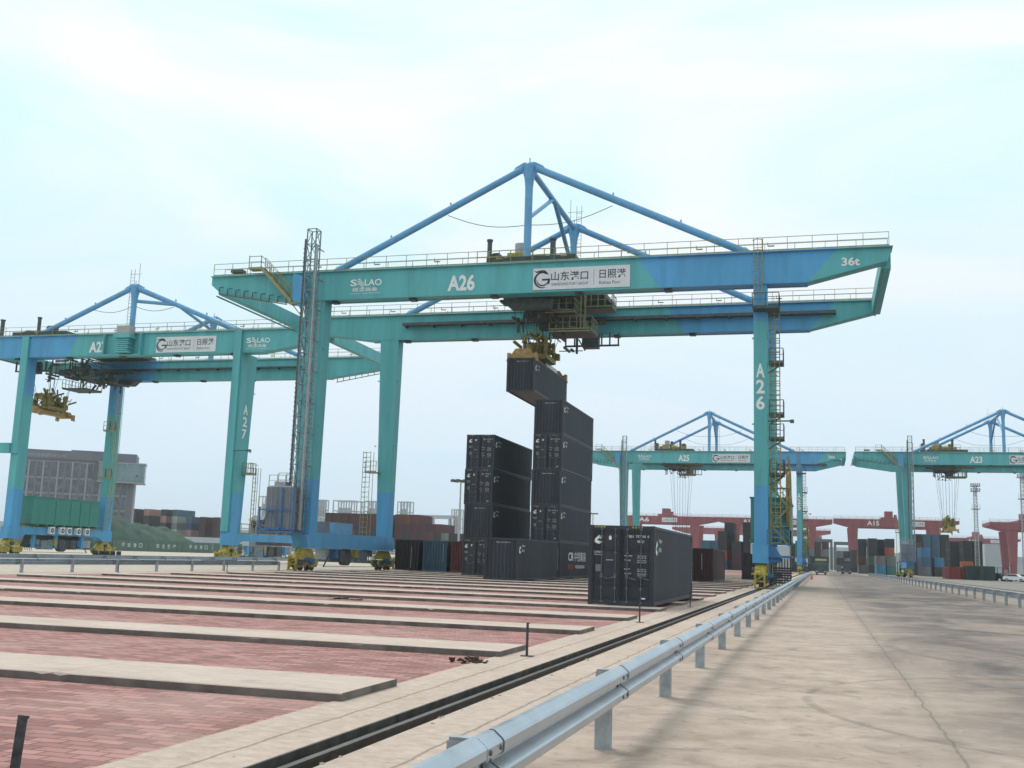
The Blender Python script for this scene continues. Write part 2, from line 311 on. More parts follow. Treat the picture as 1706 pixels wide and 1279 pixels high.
# ------------------------------------------------------------------ guard rails
GS = .953
def guard(x, ys, side, label, name='guard_rail', bolts=False):
    """side=+1: the W beam is on the +x side of its posts"""
    y0, y1 = ys[0], ys[-1]; g = root(name, (x, y0*GS, 0), 0, label, 'guard rail', 'guard rails along the lanes'); g.scale = (GS, GS, GS)
    s = side
    prof = [(.085, .775), (.10, .787), (.125, .785), (.178, .742), (.190, .725), (.190, .672), (.180, .660), (.112, .632), (.108, .600), (.178, .556), (.190, .542), (.190, .492), (.180, .478), (.125, .447), (.10, .445), (.085, .458)]
    inner = [(p[0]-.012, p[1]) for p in prof][::-1]
    pts = [(s*a, b) for a, b in prof+inner]
    m = MB()
    def seg(ya, yb, off=0):
        n = len(prof); q = [(s*(a+off), b) for a, b in prof]+[(s*(a-.012+off), b) for a, b in prof[::-1]]
        N = len(q); vs = [(a, ya-y0, b) for a, b in q]+[(a, yb-y0, b) for a, b in q]
        m.add(vs, [(i, (i+1) % N, N+(i+1) % N, N+i) for i in range(N)], False)
        for k in range(n-1): m.add([vs[k], vs[k+1], vs[N-2-k], vs[N-1-k]], [(0, 1, 2, 3)]); m.add([vs[N+k], vs[N+k+1], vs[2*N-2-k], vs[2*N-1-k]], [(3, 2, 1, 0)])
    for a, b in zip(ys, ys[1:]): seg(a-.16, b+.16, .0035*(ys.index(a) % 2))
    m.build('beam', GALV, g)
    for k, y in enumerate(ys):
        p = MB(); c = s*-.02
        # C-section post with a spacer block
        p.box(c-.075, c+.075, y-y0-.065, y-y0-.058, 0, .742); p.box(c-.075, c-.068, y-y0-.058, y-y0+.065, 0, .742); p.box(c+.068, c+.075, y-y0-.058, y-y0+.065, 0, .742)
        p.box(c-.07 if s > 0 else c-.105, c+.105 if s > 0 else c+.07, y-y0-.04, y-y0+.04, .5, .76)
        p.box(c-.078, c+.078, y-y0-.07, y-y0+.07, 0, .006)
        p.build('post', GALVP, g)
        if bolts and y < 45:
            q = MB()
            for (a1, z1), (a2, z2) in zip(prof, prof[1:]): q.bar((s*(a1+.004), y-y0+.165, z1), (s*(a2+.004), y-y0+.165, z2), .009)
            q.build('lap_seam', ROD, g)
            for dy in (-.11, .11):
                for z, xx in ((.70, .19), (.517, .19)): MB().tube((s*xx, y-y0+dy, z), (s*(xx+.012), y-y0+dy, z), .018, 8).build('bolt', ROD, g)
            MB().tube((s*.105, y-y0, .612), (s*.125, y-y0, .612), .03, 8).build('bolt', ROD, g)
    return g
GALV = mat('galvanised_beam', (.47, .53, .59), .30, .85, var=.10, scale=2.2, bump=.05)
GALVP = mat('galvanised_post', (.36, .39, .41), .5, .45, var=.2, scale=5)
guard(-1.965, [1.9+4.45*i for i in range(54)], 1, 'shiny galvanised barrier in the foreground running along the left edge of the road', bolts=True)
guard(9.67, [28+4.4*i for i in range(52)], 1, 'galvanised barrier along the right side of the wide concrete road')
guard(-42.15, [39.2+4.4*i for i in range(11)], -1, 'low barrier at the left beyond the slabs, ending beside the yellow wheel frame')
guard(-57.5, [60+4.4*i for i in range(14)], -1, 'pale barrier standing behind the left barrier and in front of the net-covered heap')

# ------------------------------------------------------------------ shipping containers
CW, CL, CH = 2.438, 12.192, 2.896
def corr(m, p, u, nrm, length, z0, z1, pitch, depth, inset=0):
    """corrugated sheet from p along u, ribs pushed along -nrm"""
    p, u, nrm = Vector(p), Vector(u), Vector(nrm); n = max(1, round(length/pitch)); pt = length/n; ks = []
    for i in range(n):
        b = i*pt; ks += [(b, 0), (b+pt*.28, 0), (b+pt*.5, -depth), (b+pt*.78, -depth)]
    ks.append((length, 0)); vs = []
    for a, d in ks:
        q = p+u*a+nrm*(d-inset); vs += [(q.x, q.y, z0), (q.x, q.y, z1)]
    m.add(vs, [(2*i, 2*i+2, 2*i+3, 2*i+1) for i in range(len(ks)-1)])
def cont_shell(blank_front):
    m = MB()
    for x in (0, CW-.13):
        for y in (0, CL-.13): m.box(x, x+.13, y, y+.13, .12, CH-.12)
    for x in (.006, CW-.076): m.box(x, x+.07, .13, CL-.13, .0 if 0 else .02, .17); m.box(x, x+.07, .13, CL-.13, CH-.10, CH-.006)
    for y in (.006, CL-.096): m.box(.13, CW-.13, y, y+.09, .02, .17); m.box(.13, CW-.13, y, y+.09, CH-(.14), CH-.006)
    m.box(.08, CW-.08, .1, CL-.1, .1, .14)
    # roof with shallow ribs
    corr(m, (0, 0, 0), (0, 0, 0), (0, 0, 0), .001, 0, 0, 1, 0)
    n = 40; vs = []; yy = .1
    for i in range(n+1):
        y = .1+(CL-.2)*i/n; z = CH-.02-(.02 if i % 2 else 0); vs += [(.07, y, z), (CW-.07, y, z)]
    m.add(vs, [(2*i, 2*i+1, 2*i+3, 2*i+2) for i in range(n)])
    corr(m, (CW, .13, 0), (0, 1, 0), (1, 0, 0), CL-.26, .16, CH-.09, .28, .036, .02)
    corr(m, (0, CL-.13, 0), (0, -1, 0), (-1, 0, 0), CL-.26, .16, CH-.09, .28, .036, .02)
    corr(m, (CW-.13, CL, 0), (-1, 0, 0), (0, 1, 0), CW-.26, .16, CH-.13, .26, .045, .02)
    if blank_front: corr(m, (.13, 0, 0), (1, 0, 0), (0, -1, 0), CW-.26, .16, CH-.13, .27, .075, .012)
    for x in (-.003, CW-.159):
        for y in (-.003, CL-.175):
            for z in (0, CH-.118): m.box(x, x+.162, y, y+.178, z, z+.118)
    return m
def make_door(parent, x0, x1, left):
    d = MB(); y = .03; z0, z1 = .17, CH-.14
    d.box(x0, x1, y+.035, y+.05, z0, z1)
    for z_ in [z0+.62*k for k in range(4)]: d.box(x0+.09, x1-.09, y+.022, y+.035, z_+.10, z_+.50)
    rows = [z0, z0+.62, z0+1.24, z0+1.86, z1]
    for a in (x0, x1-.06): d.box(a, a+.06, y-.005, y+.035, z0, z1)
    for z in (z0, z1-.07): d.box(x0+.06, x1-.06, y-.005, y+.035, z, z+.07)
    for z in rows[1:-1]: d.box(x0+.06, x1-.06, y-.004, y+.035, z-.03, z+.03)
    o = d.build('door', CONTD, parent)
    g = MB().box(x0-.004 if not left else x1-.05, x0+.05 if not left else x1+.004, y-.016, y+.03, z0, z1); g.build('door_seal', RUB, o)
    wdt = x1-x0
    for k, fx in enumerate((.33, .80) if left else (.20, .67)):
        x = x0+wdt*fx; b = MB(); b.tube((x, y-.03, .1), (x, y-.03, CH-.08), .019, 8)
        for z in (.12, .62, 1.1, 1.9, 2.5, CH-.14): b.box(x-.05, x+.05, y-.045, y-.006, z-.03, z+.03)
        b.build('lock_bar', ROD, o)
        hb = MB(); dx = .34 if k == 0 else -.34; dx = dx if left else -dx if k else .34
        hb.bar((x, y-.05, 1.02), (x+dx*.95, y-.05, .94), .02, .035); hb.box(x-.05, x+.05, y-.07, y-.03, .98, 1.07)
        hb.build('handle', ROD, o)
    return o
def ctext(parent, blank, fine):
    y = .008
    if blank:
        text('TBJU 757%03d 0' % random.randint(100, 999), .085, (.85, -.004, CH-.36), (1, 0, 0), (0, 0, 1), WHITE, parent, width=1.05)
    else:
        text('TBJU  757800  0', .115, (1.42, y, CH-.46), (1, 0, 0), (0, 0, 1), WHITE, parent, width=.82)
        text('45G1', .10, (1.80, y, CH-.62), (1, 0, 0), (0, 0, 1), WHITE, parent, width=.25)
        text('CATRCTY', .07, (.20, y, CH-1.02), (1, 0, 0), (0, 0, 1), WHITE, parent, width=.34)
        text('CONTAINERS', .04, (.20, y, CH-1.10), (1, 0, 0), (0, 0, 1), WHITE, parent, width=.34)
        nums = [('MAX GROSS', '30,480 KG', '67,200 LB', CH-1.12), ('TARE', '3,750 KG', '8,270 LB', CH-1.28), ('NET', '26,730 KG', '58,930 LB', CH-1.60), ('CU.CAP', '76.4 CU.M', '2,700 CU.FT', CH-1.76)]
        for a, b_, c_, z in nums:
            text(a, .045, (1.34, y, z), (1, 0, 0), (0, 0, 1), WHITE, parent, width=.18+.012*len(a))
            text(b_, .045, (1.82, y, z), (1, 0, 0), (0, 0, 1), WHITE, parent, width=.32); text(c_, .045, (1.82, y, z-.07), (1, 0, 0), (0, 0, 1), WHITE, parent, width=.32)
    # hexagonal C emblem
    def hexC(ox, oy, oz, s, xd, par):
        m = MB(); P = lambda a, b_: (ox+xd[0]*a*s, oy+xd[1]*a*s, oz+b_*s)
        m.mt(0).add([P(0, .5), P(.5, 1), P(.5, .62), P(.25, .42)], [(0, 1, 2, 3)])
        m.mt(1).add([P(.5, 1), P(1, .72), P(.62, .5), P(.5, .62)], [(0, 1, 2, 3)])
        m.mt(0).add([P(0, .5), P(.25, .42), P(.5, .32), P(.5, -.05), P(0, .15)], [(0, 1, 2, 3, 4)])
        m.mt(2).add([P(.5, .32), P(1, .22), P(.5, -.05)], [(0, 1, 2)])
        m.build('emblem', [WHITE, PALE, LIME], par)
    if not blank:
        hexC(.22, y-.002, CH-.68, .32, (1, 0), parent)
        MB().add([(.80+.055*math.cos(t), y-.002, CH-.46+.085*math.sin(t)) for t in [2*math.pi*i/16 for i in range(16)]], [tuple(range(16))]).build('sticker', WHITE, parent)
        MB().box(.26, .46, y, y+.02, 1.20, 1.46).build('sticker', GREYST, parent)
        MB().box(.66, .92, y, y+.02, 1.62, 1.635).build('sticker', WHITE, parent)
        MB().box(1.98, 2.12, y, y+.02, .25, .30).build('sticker', WHITE, parent)
    X = CW+.002
    hexC(X, .35, CH-1.05, .55, (0, 1), parent)
    text('TBJU', .16, (X, 1.05, CH-.62), (0, 1, 0), (0, 0, 1), WHITE, parent, width=.85); text('45G1', .16, (X, 1.05, CH-.92), (0, 1, 0), (0, 0, 1), WHITE, parent, width=.7)
    for k, chh in enumerate('TBJU7578000'): text(chh, .11, (X, CL-.42, CH-.5-.17*k), (0, 1, 0), (0, 0, 1), WHITE, parent, width=.12)
PALE = mat('pale_teal_print', (.35, .55, .55), .6); LIME = mat('lime_print', (.6, .65, .3), .6); GREYST = mat('grey_sticker', (.16, .17, .18), .6)
def make_container(blank):
    r = root('shipping_container', (0, 0, 0)); cont_shell(blank).build('shell', CONT, r)
    if not blank:
        make_door(r, .13, CW/2-.003, True); make_door(r, CW/2+.003, CW-.13, False)
        for x in (.2, 1.6):
            for k in range(4): MB().add([(x+.11*k, .002, CH-.09), (x+.11*k+.06, .002, CH-.09), (x+.11*k+.09, .002, CH-.03), (x+.11*k+.03, .002, CH-.03)], [(0, 1, 2, 3)]).build('hazard_stripe', YEL, r)
    ctext(r, blank, True)
    return r
def copy_tree(o, parent=None):
    c = o.copy(); COL.objects.link(c); c.parent = parent
    for ch in list(o.children): copy_tree(ch, c)
    return c
protoD = make_container(False); protoB = make_container(True)
used = {True: False, False: False}
def put(blank, x, y, z, label, group='charcoal containers of the tall stacks'):
    p = protoB if blank else protoD
    o = p if not used[blank] else copy_tree(p); used[blank] = True
    o.location = (x, y, z); tag(o, label, 'shipping container', group); return o
SZ = .107
put(False, -8.27, 39.42, SZ, 'nearest charcoal container, alone on the slabs beside the rail, closed doors facing the camera')
put(True, -22.56, 72.1, SZ, 'ribbed-end charcoal container on the ground in front of the tall stacks')
S1 = [(True, 'bottom charcoal container of the five-high stack, half hidden behind the ribbed one in front'), (False, 'door-end charcoal container second from the bottom of the five-high stack'), (True, 'ribbed-end charcoal container in the middle of the five-high stack'), (False, 'door-end charcoal container second from the top of the five-high stack'), (True, 'topmost charcoal container of the five-high stack, right under the hanging one')]
first = None
for i, (b, lab) in enumerate(S1):
    o = put(b, -22.56+(.05, -.02, -.04, .02, .03)[i], 84.5, SZ+CH*i, lab)
    if i == 0: first = o
S2 = [(False, 'bottom charcoal container of the four-high stack, doors partly hidden'), (True, 'ribbed-end charcoal container second from the bottom of the four-high stack'), (False, 'door-end charcoal container third from the bottom of the four-high stack'), (False, 'topmost charcoal container of the four-high stack, with white door writing')]
for i, (b, lab) in enumerate(S2): put(b, -28.39+(.0, .04, -.03, .03)[i], 84.7, SZ+CH*i, lab)
put(True, -25.56, 86.3, 15.57, 'charcoal container hanging in the air from the yellow spreader')
# writing on the lowest container of the tall stack
for o in list(first.children):
    if o.name.startswith(('lettering', 'emblem')) and o.data.vertices[0].co.x > CW-.01: bpy.data.objects.remove(o)
X = CW+.002
text('中铁集装', .85, (X, 5.3, 1.35), (0, 1, 0), (0, 0, 1), WHITE, first, width=4.6); text('CR', .7, (X, 3.0, 1.42), (0, 1, 0), (0, 0, 1), WHITE, first, width=2.0, bold=.02)
text('铁龙', .45, (X, 2.9, .72), (0, 1, 0), (0, 0, 1), RED, first, width=2.0); text('中国铁路集装箱', .3, (X, 5.6, .78), (0, 1, 0), (0, 0, 1), WHITE, first, width=3.8)
# plain far containers: one shared mesh, colour per object
def simple_mesh(ch=2.6, L_=12.19):
    m = MB(); 
    for x in (0, CW-.14):
        for y in (0, L_-.14): m.box(x, x+.14, y, y+.14, 0, ch)
    for x in (0.004, CW-.084):
        m.box(x, x+.08, .14, L_-.14, 0, .16); m.box(x, x+.08, .14, L_-.14, ch-.12, ch-.004)
    for y in (.004, L_-.084): m.box(.14, CW-.14, y, y+.08, 0, .16); m.box(.14, CW-.14, y, y+.08, ch-.12, ch-.004)
    m.box(.05, CW-.05, .09, L_-.09, ch-.06, ch-.03)
    corr(m, (CW, .14, 0), (0, 1, 0), (1, 0, 0), L_-.28, .15, ch-.11, .6, .06, .02)
    corr(m, (0, L_-.14, 0), (0, -1, 0), (-1, 0, 0), L_-.28, .15, ch-.11, .6, .06, .02)
    corr(m, (CW-.14, L_, 0), (-1, 0, 0), (0, 1, 0), CW-.28, .15, ch-.11, .3, .06, .02)
    corr(m, (.14, 0, 0), (1, 0, 0), (0, -1, 0), CW-.28, .15, ch-.11, .27, .06, .02)
    me = bpy.data.meshes.new('shipping_container'); me.from_pydata(m.v, [], m.f); me.materials.append(ANYC); me.update(); return me
SM = simple_mesh(); SM2 = simple_mesh(2.89)
COLS = {'dark red': (.115, .035, .04), 'rust brown': (.13, .055, .035), 'charcoal': (.035, .04, .05), 'black': (.02, .022, .026), 'steel blue': (.055, .13, .21), 'bright blue': (.05, .22, .38), 'navy': (.03, .06, .13), 'grey': (.17, .19, .20), 'pale grey': (.36, .38, .38), 'dull green': (.06, .12, .10), 'dark green': (.02, .06, .05), 'teal': (.06, .2, .2), 'orange': (.42, .12, .05), 'red': (.33, .05, .04), 'pinkish': (.33, .21, .19), 'maroon': (.075, .028, .034)}
def cont(col, x, y, z, label, group, me=None, rz=0):
    o = bpy.data.objects.new('shipping_container', me or SM); COL.objects.link(o); o.location = (x, y, z); o.rotation_euler.z = rz
    c = [k*random.uniform(.88, 1.12) for k in COLS[col]]; o.color = (*c, 1); return tag(o, label, 'shipping container', group)
g = 'single containers standing on the far slabs'
k = cont('black', -39.36, 97.2, SZ, 'black container on the ground right beside the blue sill of the A26 crane', g, SM2)
MB().bar((1.67, -.03, .2), (1.67, -.03, 2.3), .04).build('lock_bar', GREY, k)
k = cont('steel blue', -36.53, 97.2, SZ, 'dark blue ribbed container standing between a black one and a red one', g, SM2); k.color = (.05, .115, .165, 1)
MB().bar((2.1, -.03, .9), (2.1, -.03, 2.6), .04).build('lock_bar', GREY, k)
cont('dark red', -33.70, 97.2, SZ, 'dark red container on the ground just left of the four-high stack', g, SM2).color = (.16, .045, .05, 1)
k = cont('maroon', -11.6, 97.2, SZ, 'very dark brown container on the slabs behind the nearest one', g, SM2); k.color = (.05, .02, .022, 1)
MB().bar((1.45, -.03, 1.0), (1.45, -.03, 2.45), .04).build('lock_bar', GREY, k)
cont('black', -8.4, 122, SZ, 'black container on the slabs half hidden by the right leg of the A26 crane', g, SM2)
TIER = ['bottom', 'second', 'third', 'fourth', 'fifth', 'sixth']
def stack(u, Y, cols, where, group, X=None, me=None, x_abs=None):
    x = x_abs if x_abs is not None else at(u, 930, Y=Y).x; hh = 2.6 if me is None else 2.9
    for i, c in enumerate(cols):
        if c: cont(c, x+random.uniform(-.06, .06), Y, i*hh, '%s container, %s tier, %s' % (c, TIER[i], where), group, me)
gr = 'containers stacked in the right-hand yard'
F_ = [ (1430, 345, ['grey', 'rust brown', 'charcoal', 'charcoal']), (1447, 335, ['charcoal', 'dull green', 'charcoal', 'charcoal']), (1462, 345, ['charcoal', 'charcoal', 'black', 'charcoal']),
  (1476, 335, ['grey', 'grey', 'orange', 'charcoal']), (1523, 368, ['black', 'black', 'charcoal', 'rust brown', 'black']), (1538, 368, ['black', 'charcoal', 'charcoal', 'steel blue', 'steel blue']),
  (1553, 368, ['charcoal', 'steel blue', 'steel blue', 'steel blue', 'steel blue']), (1568, 368, ['black', 'black', 'black', 'black', 'black']), (1583, 345, ['rust brown', 'black', 'black', 'black']), (1605, 335, ['black', 'black', 'black', 'black']), (1622, 335, ['maroon', 'black', 'black', 'black'])]
nm = ['leftmost tall column beside the road', 'second column right of the road', 'third column right of the road', 'column just left of the A23 leg', 'column just right of the A23 leg', 'second column right of the A23 leg', 'third column right of the A23 leg', 'fourth column right of the A23 leg', 'fifth column right of the A23 leg', 'sixth column right of the A23 leg', 'seventh column right of the A23 leg']
for (u, Y, cs), nn_ in zip(F_, nm): stack(u, Y, cs, nn_, gr)
for (u, Y, cs), nn_ in zip([(1460, 318, ['bright blue', 'grey']), (1477, 318, ['teal', 'grey']), (1503, 318, ['charcoal']), (1535, 318, ['grey', 'steel blue', 'bright blue']), (1557, 318, ['charcoal', 'bright blue'])],
    ['front row left of the A23 leg', 'front row touching the A23 leg', 'front row behind the A23 leg', 'front row right of the A23 leg', 'front row beside the grey and blue column']): stack(u, Y, cs, nn_, gr)
cont('dark green', 29.0, 243, 0, 'dark green container standing alone beside two red ones', gr, SM2)
a = at(1580, 940, Y=246).x; cont('red', a, 246, 0, 'red container, left of a pair beside the dark green one', gr); cont('red', a+2.6, 246, 0, 'red container, right of a pair, carrying an orange box', gr)
m = MB().box(0, 2.3, 0, 3.0, 0, 1.2); [m.box(.3*k, .3*k+.08, -.03, 0, 0, 1.2) for k in range(8)]; o = m.build('tool_crate', mat('orange_box', (.45, .14, .06), .7)); o.location = (a+2.6, 246, 2.61); tag(o, 'small orange box lying on the right-hand red container', 'crate')
cont('dark green', at(1636, 940, Y=238).x, 238, 0, 'very dark green container standing alone at the right edge', gr, SM2)
cont('pale grey', at(1607, 940, Y=300).x, 300, 0, 'pale grey container low between the red pair and the black columns', gr)
gc = 'containers stacked behind the middle lane'
for u, Y, cs, nn_ in [(1168, 300, ['teal', 'teal', 'teal'], 'left column behind the brown container'), (1181, 300, ['charcoal', 'steel blue', 'steel blue'], 'second column behind the brown container'), (1196, 300, ['navy', 'red', 'charcoal', 'charcoal'], 'third column behind the brown container'),
    (1207, 305, ['steel blue', 'dark red', 'maroon', 'charcoal', 'charcoal'], 'fourth column behind the brown container'), (1220, 300, ['maroon', 'maroon', 'charcoal'], 'fifth column behind the brown container'), (1238, 300, ['black', 'maroon', 'black', 'black', 'black'], 'column just left of the A26 right leg'), (1330-12, 310, ['charcoal', 'charcoal', 'charcoal'], 'column between the A26 and A25 right legs')]: stack(u, Y, cs, nn_, gc)
gb = 'dark containers at the far end of the road'
for u, Y, n_, nn_ in [(1346, 400, 3, 'beside the A25 leg'), (1357, 400, 4, 'behind the truck'), (1369, 400, 4, 'above the truck cab'), (1394, 430, 3, 'left of the A15 leg'), (1406, 430, 3, 'nearer the A15 leg'), (1418, 400, 3, 'under the A15 leg')]:
    stack(u, Y, [random.choice(['charcoal', 'black', 'grey', 'maroon']) for _ in range(n_)], 'far end of the road %s' % nn_, gb)
gl = 'containers in the long rows behind the left yard'
pal = ['maroon', 'dark red', 'maroon', 'charcoal', 'dark red', 'rust brown', 'charcoal', 'maroon']
for i, u in enumerate(range(538, 640, 13)): stack(u, 300, [None, None]+[random.choice(pal) for _ in range(3)], '%s column of the row between the A26 left legs' % ORD[i], gl)
for i, u in enumerate(range(655, 775, 13)): stack(u, 300, [None]+[random.choice(pal if i < 6 else ['grey', 'pale grey', 'charcoal', 'dull green', 'maroon']) for _ in range(3 if i < 6 else 2)]+([random.choice(pal)] if i < 3 else []), '%s column of the row right of the A26 left legs' % ORD[i], gl)
for i, u in enumerate(range(424, 470, 13)): stack(u, 300, [None, random.choice(pal), random.choice(pal), random.choice(pal)], '%s column right of the A27 leg' % ORD[i], gl)
for i, (u, cs) in enumerate([(192, ['grey', 'grey', 'grey', 'charcoal', 'charcoal', 'pale grey']), (210, ['grey', 'dark red', 'grey', 'grey', 'charcoal', 'charcoal']), (233, ['dark red', 'grey', 'maroon', 'charcoal', 'charcoal', 'pinkish']), (262, ['maroon', 'grey', 'rust brown', 'charcoal', 'pinkish', 'charcoal']), (281, ['maroon', 'grey', 'pale grey', 'grey', 'pale grey', 'steel blue']), (305, ['maroon', 'grey', 'pinkish', 'navy', 'steel blue']), (328, ['maroon', 'charcoal', 'charcoal', 'maroon', 'maroon']), (350, ['charcoal', 'maroon', 'maroon', 'maroon', 'maroon'])]):
    stack(u, 372, [None, None]+cs[2:], '%s column behind the net-covered heap' % ORD[i], gl)

# ------------------------------------------------------------------ the gantry crane
def sign(par, x0, z0, y, w_, h_, d):
    """white port sign with its writing; d=-1 faces -y, +1 faces +y (then x runs backwards)"""
    sx = 1 if d < 0 else -1
    s = MB().box(min(x0, x0+sx*w_), max(x0, x0+sx*w_), min(y, y+d*.05), max(y, y+d*.05), z0, z0+h_).build('sign_board', SIGNW, par)
    Y = y+d*.054; xd = (sx, 0, 0); zd = (0, 0, 1); P = lambda fx, fz: (x0+sx*w_*fx, Y, z0+h_*fz)
    text('山东港口', h_*.42, P(.19, .40), xd, zd, INK, s, width=w_*.385, bold=.012)
    text('SHANDONG PORT GROUP', h_*.13, P(.195, .17), xd, zd, INK, s, width=w_*.38)
    text('日照港', h_*.42, P(.69, .42), xd, zd, INK, s, width=w_*.27, bold=.01)
    text('Rizhao Port', h_*.15, P(.69, .16), xd, zd, INK, s, width=w_*.21)
    MB().add([P(.632, .15), P(.635, .15), P(.635, .85), P(.632, .85)], [(0, 1, 2, 3)]).build('divider', INK, s)
    # round emblem: tapering arcs, a beaked head and a bar
    m = MB(); cx, cz, r = .100, .46, .36
    def Q(a, rr): return (x0+sx*(w_*cx+h_*rr*math.cos(a)), Y-d*.001, z0+h_*(cz+rr*math.sin(a)))
    def arc(a0, a1, r0, r1, w0, w1, n=18):
        vs = []
        for i in range(n+1):
            t = i/n; a = a0+(a1-a0)*t; rr = r0+(r1-r0)*t; ww = w0+(w1-w0)*math.sin(math.pi*min(1, t*1.0)); vs += [Q(a, rr-ww/2), Q(a, rr+ww/2)]
        m.add(vs, [(2*i, 2*i+1, 2*i+3, 2*i+2) for i in range(n)])
    arc(R(60), R(290), .34, .37, .03, .10); arc(R(175), R(355), .26, .27, .02, .07); arc(R(320), R(362), .33, .30, .05, .09)
    m.add([(x0+sx*(w_*cx+h_*a), Y-d*.001, z0+h_*(cz+b)) for a, b in ((-.02, .05), (.36, .05), (.36, -.04), (-.02, -.04))], [(0, 1, 2, 3)])
    m.add([(x0+sx*(w_*cx+h_*a), Y-d*.001, z0+h_*(cz+b)) for a, b in ((-.40, .44), (-.30, .40), (-.05, .46), (.12, .44), (.30, .24), (.12, .27), (-.02, .36), (-.3, .33))], [tuple(range(8))])
    m.build('emblem', INK, s)
def crane(loc, rz, G, num, label, apex, front, full=True, style='wide', troll=16.5, spreader=None, group='blue and teal gantry cranes', mast=True, macz=0, scl=1.0, shalf=5.75):
    c = root('gantry_crane', loc, rz, label, 'gantry crane', group); c.scale = (scl, scl, scl)
    D = 17.5; zb, zt = 23.7, 26.2; xl, xr = -11.15, G+9.9; kl, kr = -2.9, G+3.65; b0, b1 = G*.745, G*.79; b2, b3 = G+5.85, G+3.6
    for nme, yc in (('girder', 0), ('girder', D)):
        m = MB()
        m.mt(0).prism([(xl+.9, 24.75), (kl, zb), (b1, zb), (b0, zt), (xl, zt), (xl, 25.5)], yc-.68, yc+.68)
        m.mt(1).prism([(b1, zb), (kr, zb), (b2, zt), (b0, zt)], yc-.68, yc+.68)
        m.mt(0).prism([(kr, zb), (xr-.35, 25.15), (xr, zt), (b2, zt)], yc-.68, yc+.68)
        m.mt(0).box(xl, b0, yc-.95, yc+.95, zt, zt+.07).mt(1).box(b0, b2, yc-.95, yc+.95, zt, zt+.07).mt(0).box(b2, xr+.08, yc-.95, yc+.95, zt, zt+.07)
        for d in (-1, 1):
            m.mt(0).box(kl, b1, yc+d*.68-.10, yc+d*.68+.10, zb-.05, zb-.002).mt(1).box(b1, kr, yc+d*.68-.10, yc+d*.68+.10, zb-.05, zb-.002)
        # weld seams and stiffeners standing slightly proud of the web
        for x in [kl+i*(kr-kl)/12 for i in range(13)]:
            m.mt(0 if x < b0 or x > b3 else 1)
            for d in (-1, 1): m.box(x-.02, x+.02, yc+d*.68-.012, yc+d*.68+.012, zb+.02, zt-.02)
        # crane rail clips on the top flange
        m.mt(2).box(xl+.5, xr-.5, yc-.05, yc+.05, zt+.07, zt+.2)
        m.build(nme, [TEAL, BLUE, DGREY], c)
        for d in (-1, 1):
            h_ = MB().rail([(xl+.3, yc+d*.93, zt+.07), (xr-.2, yc+d*.93, zt+.07)], step=1.9 if d < 0 else 2.3, w=.042)
            for x in [xl+5+i*5.6 for i in range(int((xr-xl-6)/5.6))]: h_.box(x, x+.5, yc+d*.93-.06, yc+d*.93+.06, zt+.42, zt+.5); h_.bar((x, yc+d*.93, zt+.45), (x, yc+d*.93, zt+.75), .06)
            h_.build('handrail', YELR, c)
        for x in [kl+4+i*7.4 for i in range(6)]:
            if x < G+3: MB().box(x-.3, x+.3, yc-.35, yc+.35, zb-.22, zb-.06).box(x-.07, x+.07, yc-.05, yc+.05, zb-.06, zb).build('floodlight', DGREY, c)
    # cable tray along the inner web of the far girder
    f = MB()
    for yy in ((D-.68-.75, D-.68) if rz == 0 else (.68, 1.43)), :
        f.box(1.0, G+6, yy[0], yy[1], 25.02, 25.12); f.box(1.0, G+6, yy[0], yy[0]+.05, 25.12, 25.3)
        for i in range(int(G/3)): f.box(1.2+3*i, 1.35+3*i, yy[0], yy[1], 24.86, 25.02)
    f.build('cable_tray', [DGREY], c)
    # end ties
    for x0, x1, z0 in ((xr-.75, xr, 24.9), (xl, xl+.75, 24.9)):
        m = MB().box(x0, x1, .69, D-.69, z0, zt-.003); m.bar((x0+.3 if x0 > 0 else x0-.25, .7, z0-.1), (x0+.3 if x0 > 0 else x0-.25, D-.7, z0-.1), .12)
        m.build('end_tie', TEAL, c)
    # legs
    def leg(xt0, xt1, xb0, xb1, yt0, yt1, yb0, yb1, wedge=0):
        m = MB(); zc = 7.8; z0 = 3.3; t = (zc-z0)/(zb-z0)
        L1 = lambda a, b_: b_+(a-b_)*t
        mid = (L1(xt0, xb0), L1(xt1, xb1), L1(yt0, yb0), L1(yt1, yb1))
        def q(x0, x1, y0, y1, z): return [(x0, y0, z), (x1, y0, z), (x1, y1, z), (x0, y1, z)]
        m.mt(1).hexa(q(xb0, xb1, yb0, yb1, z0)+q(*mid, zc))
        m.mt(0).hexa(q(*mid, zc)+q(xt0, xt1, yt0, yt1, zb-wedge-.003))
        if wedge: m.mt(1).hexa(q(xt0, xt1, yt0, yt1, zb-wedge-.003)+q(xt0, xt1, yt0, yt1, zb-.003))
        # small lifting lugs
        m.mt(0)
        for z in (zb-4.4, 12.5): m.box(xt0-.12, xt0-.001, yt0+.1, yt0+.3, z, z+.1); m.box(xt1+.001, xt1+.12, yt0+.1, yt0+.3, z, z+.1)
        return m.build('leg', [TEAL, BLUE], c)
    if style == 'wide':
        for y0, y1 in ((-.62, .75), (D-.75, D+.62)):
            leg(-1.62, .38, -1.0, .22, y0, y1, y0, y1); leg(G-.5, G+.55, G-.5, G+.52, y0, y1, y0, y1, 3.0)
    else:
        for d, yc in ((1, 0), (-1, D)):
            a = [yc-.72*d, yc+2.6*d]; b_ = [yc-.72*d, yc+1.5*d]; a.sort(); b_.sort()
            leg(-.5, .42, -.5, .42, *a, *b_); a2 = sorted([yc-.72*d, yc+.9*d]); leg(G-.55, G+.45, G-.55, G+.45, *a2, *a2, 4.6)
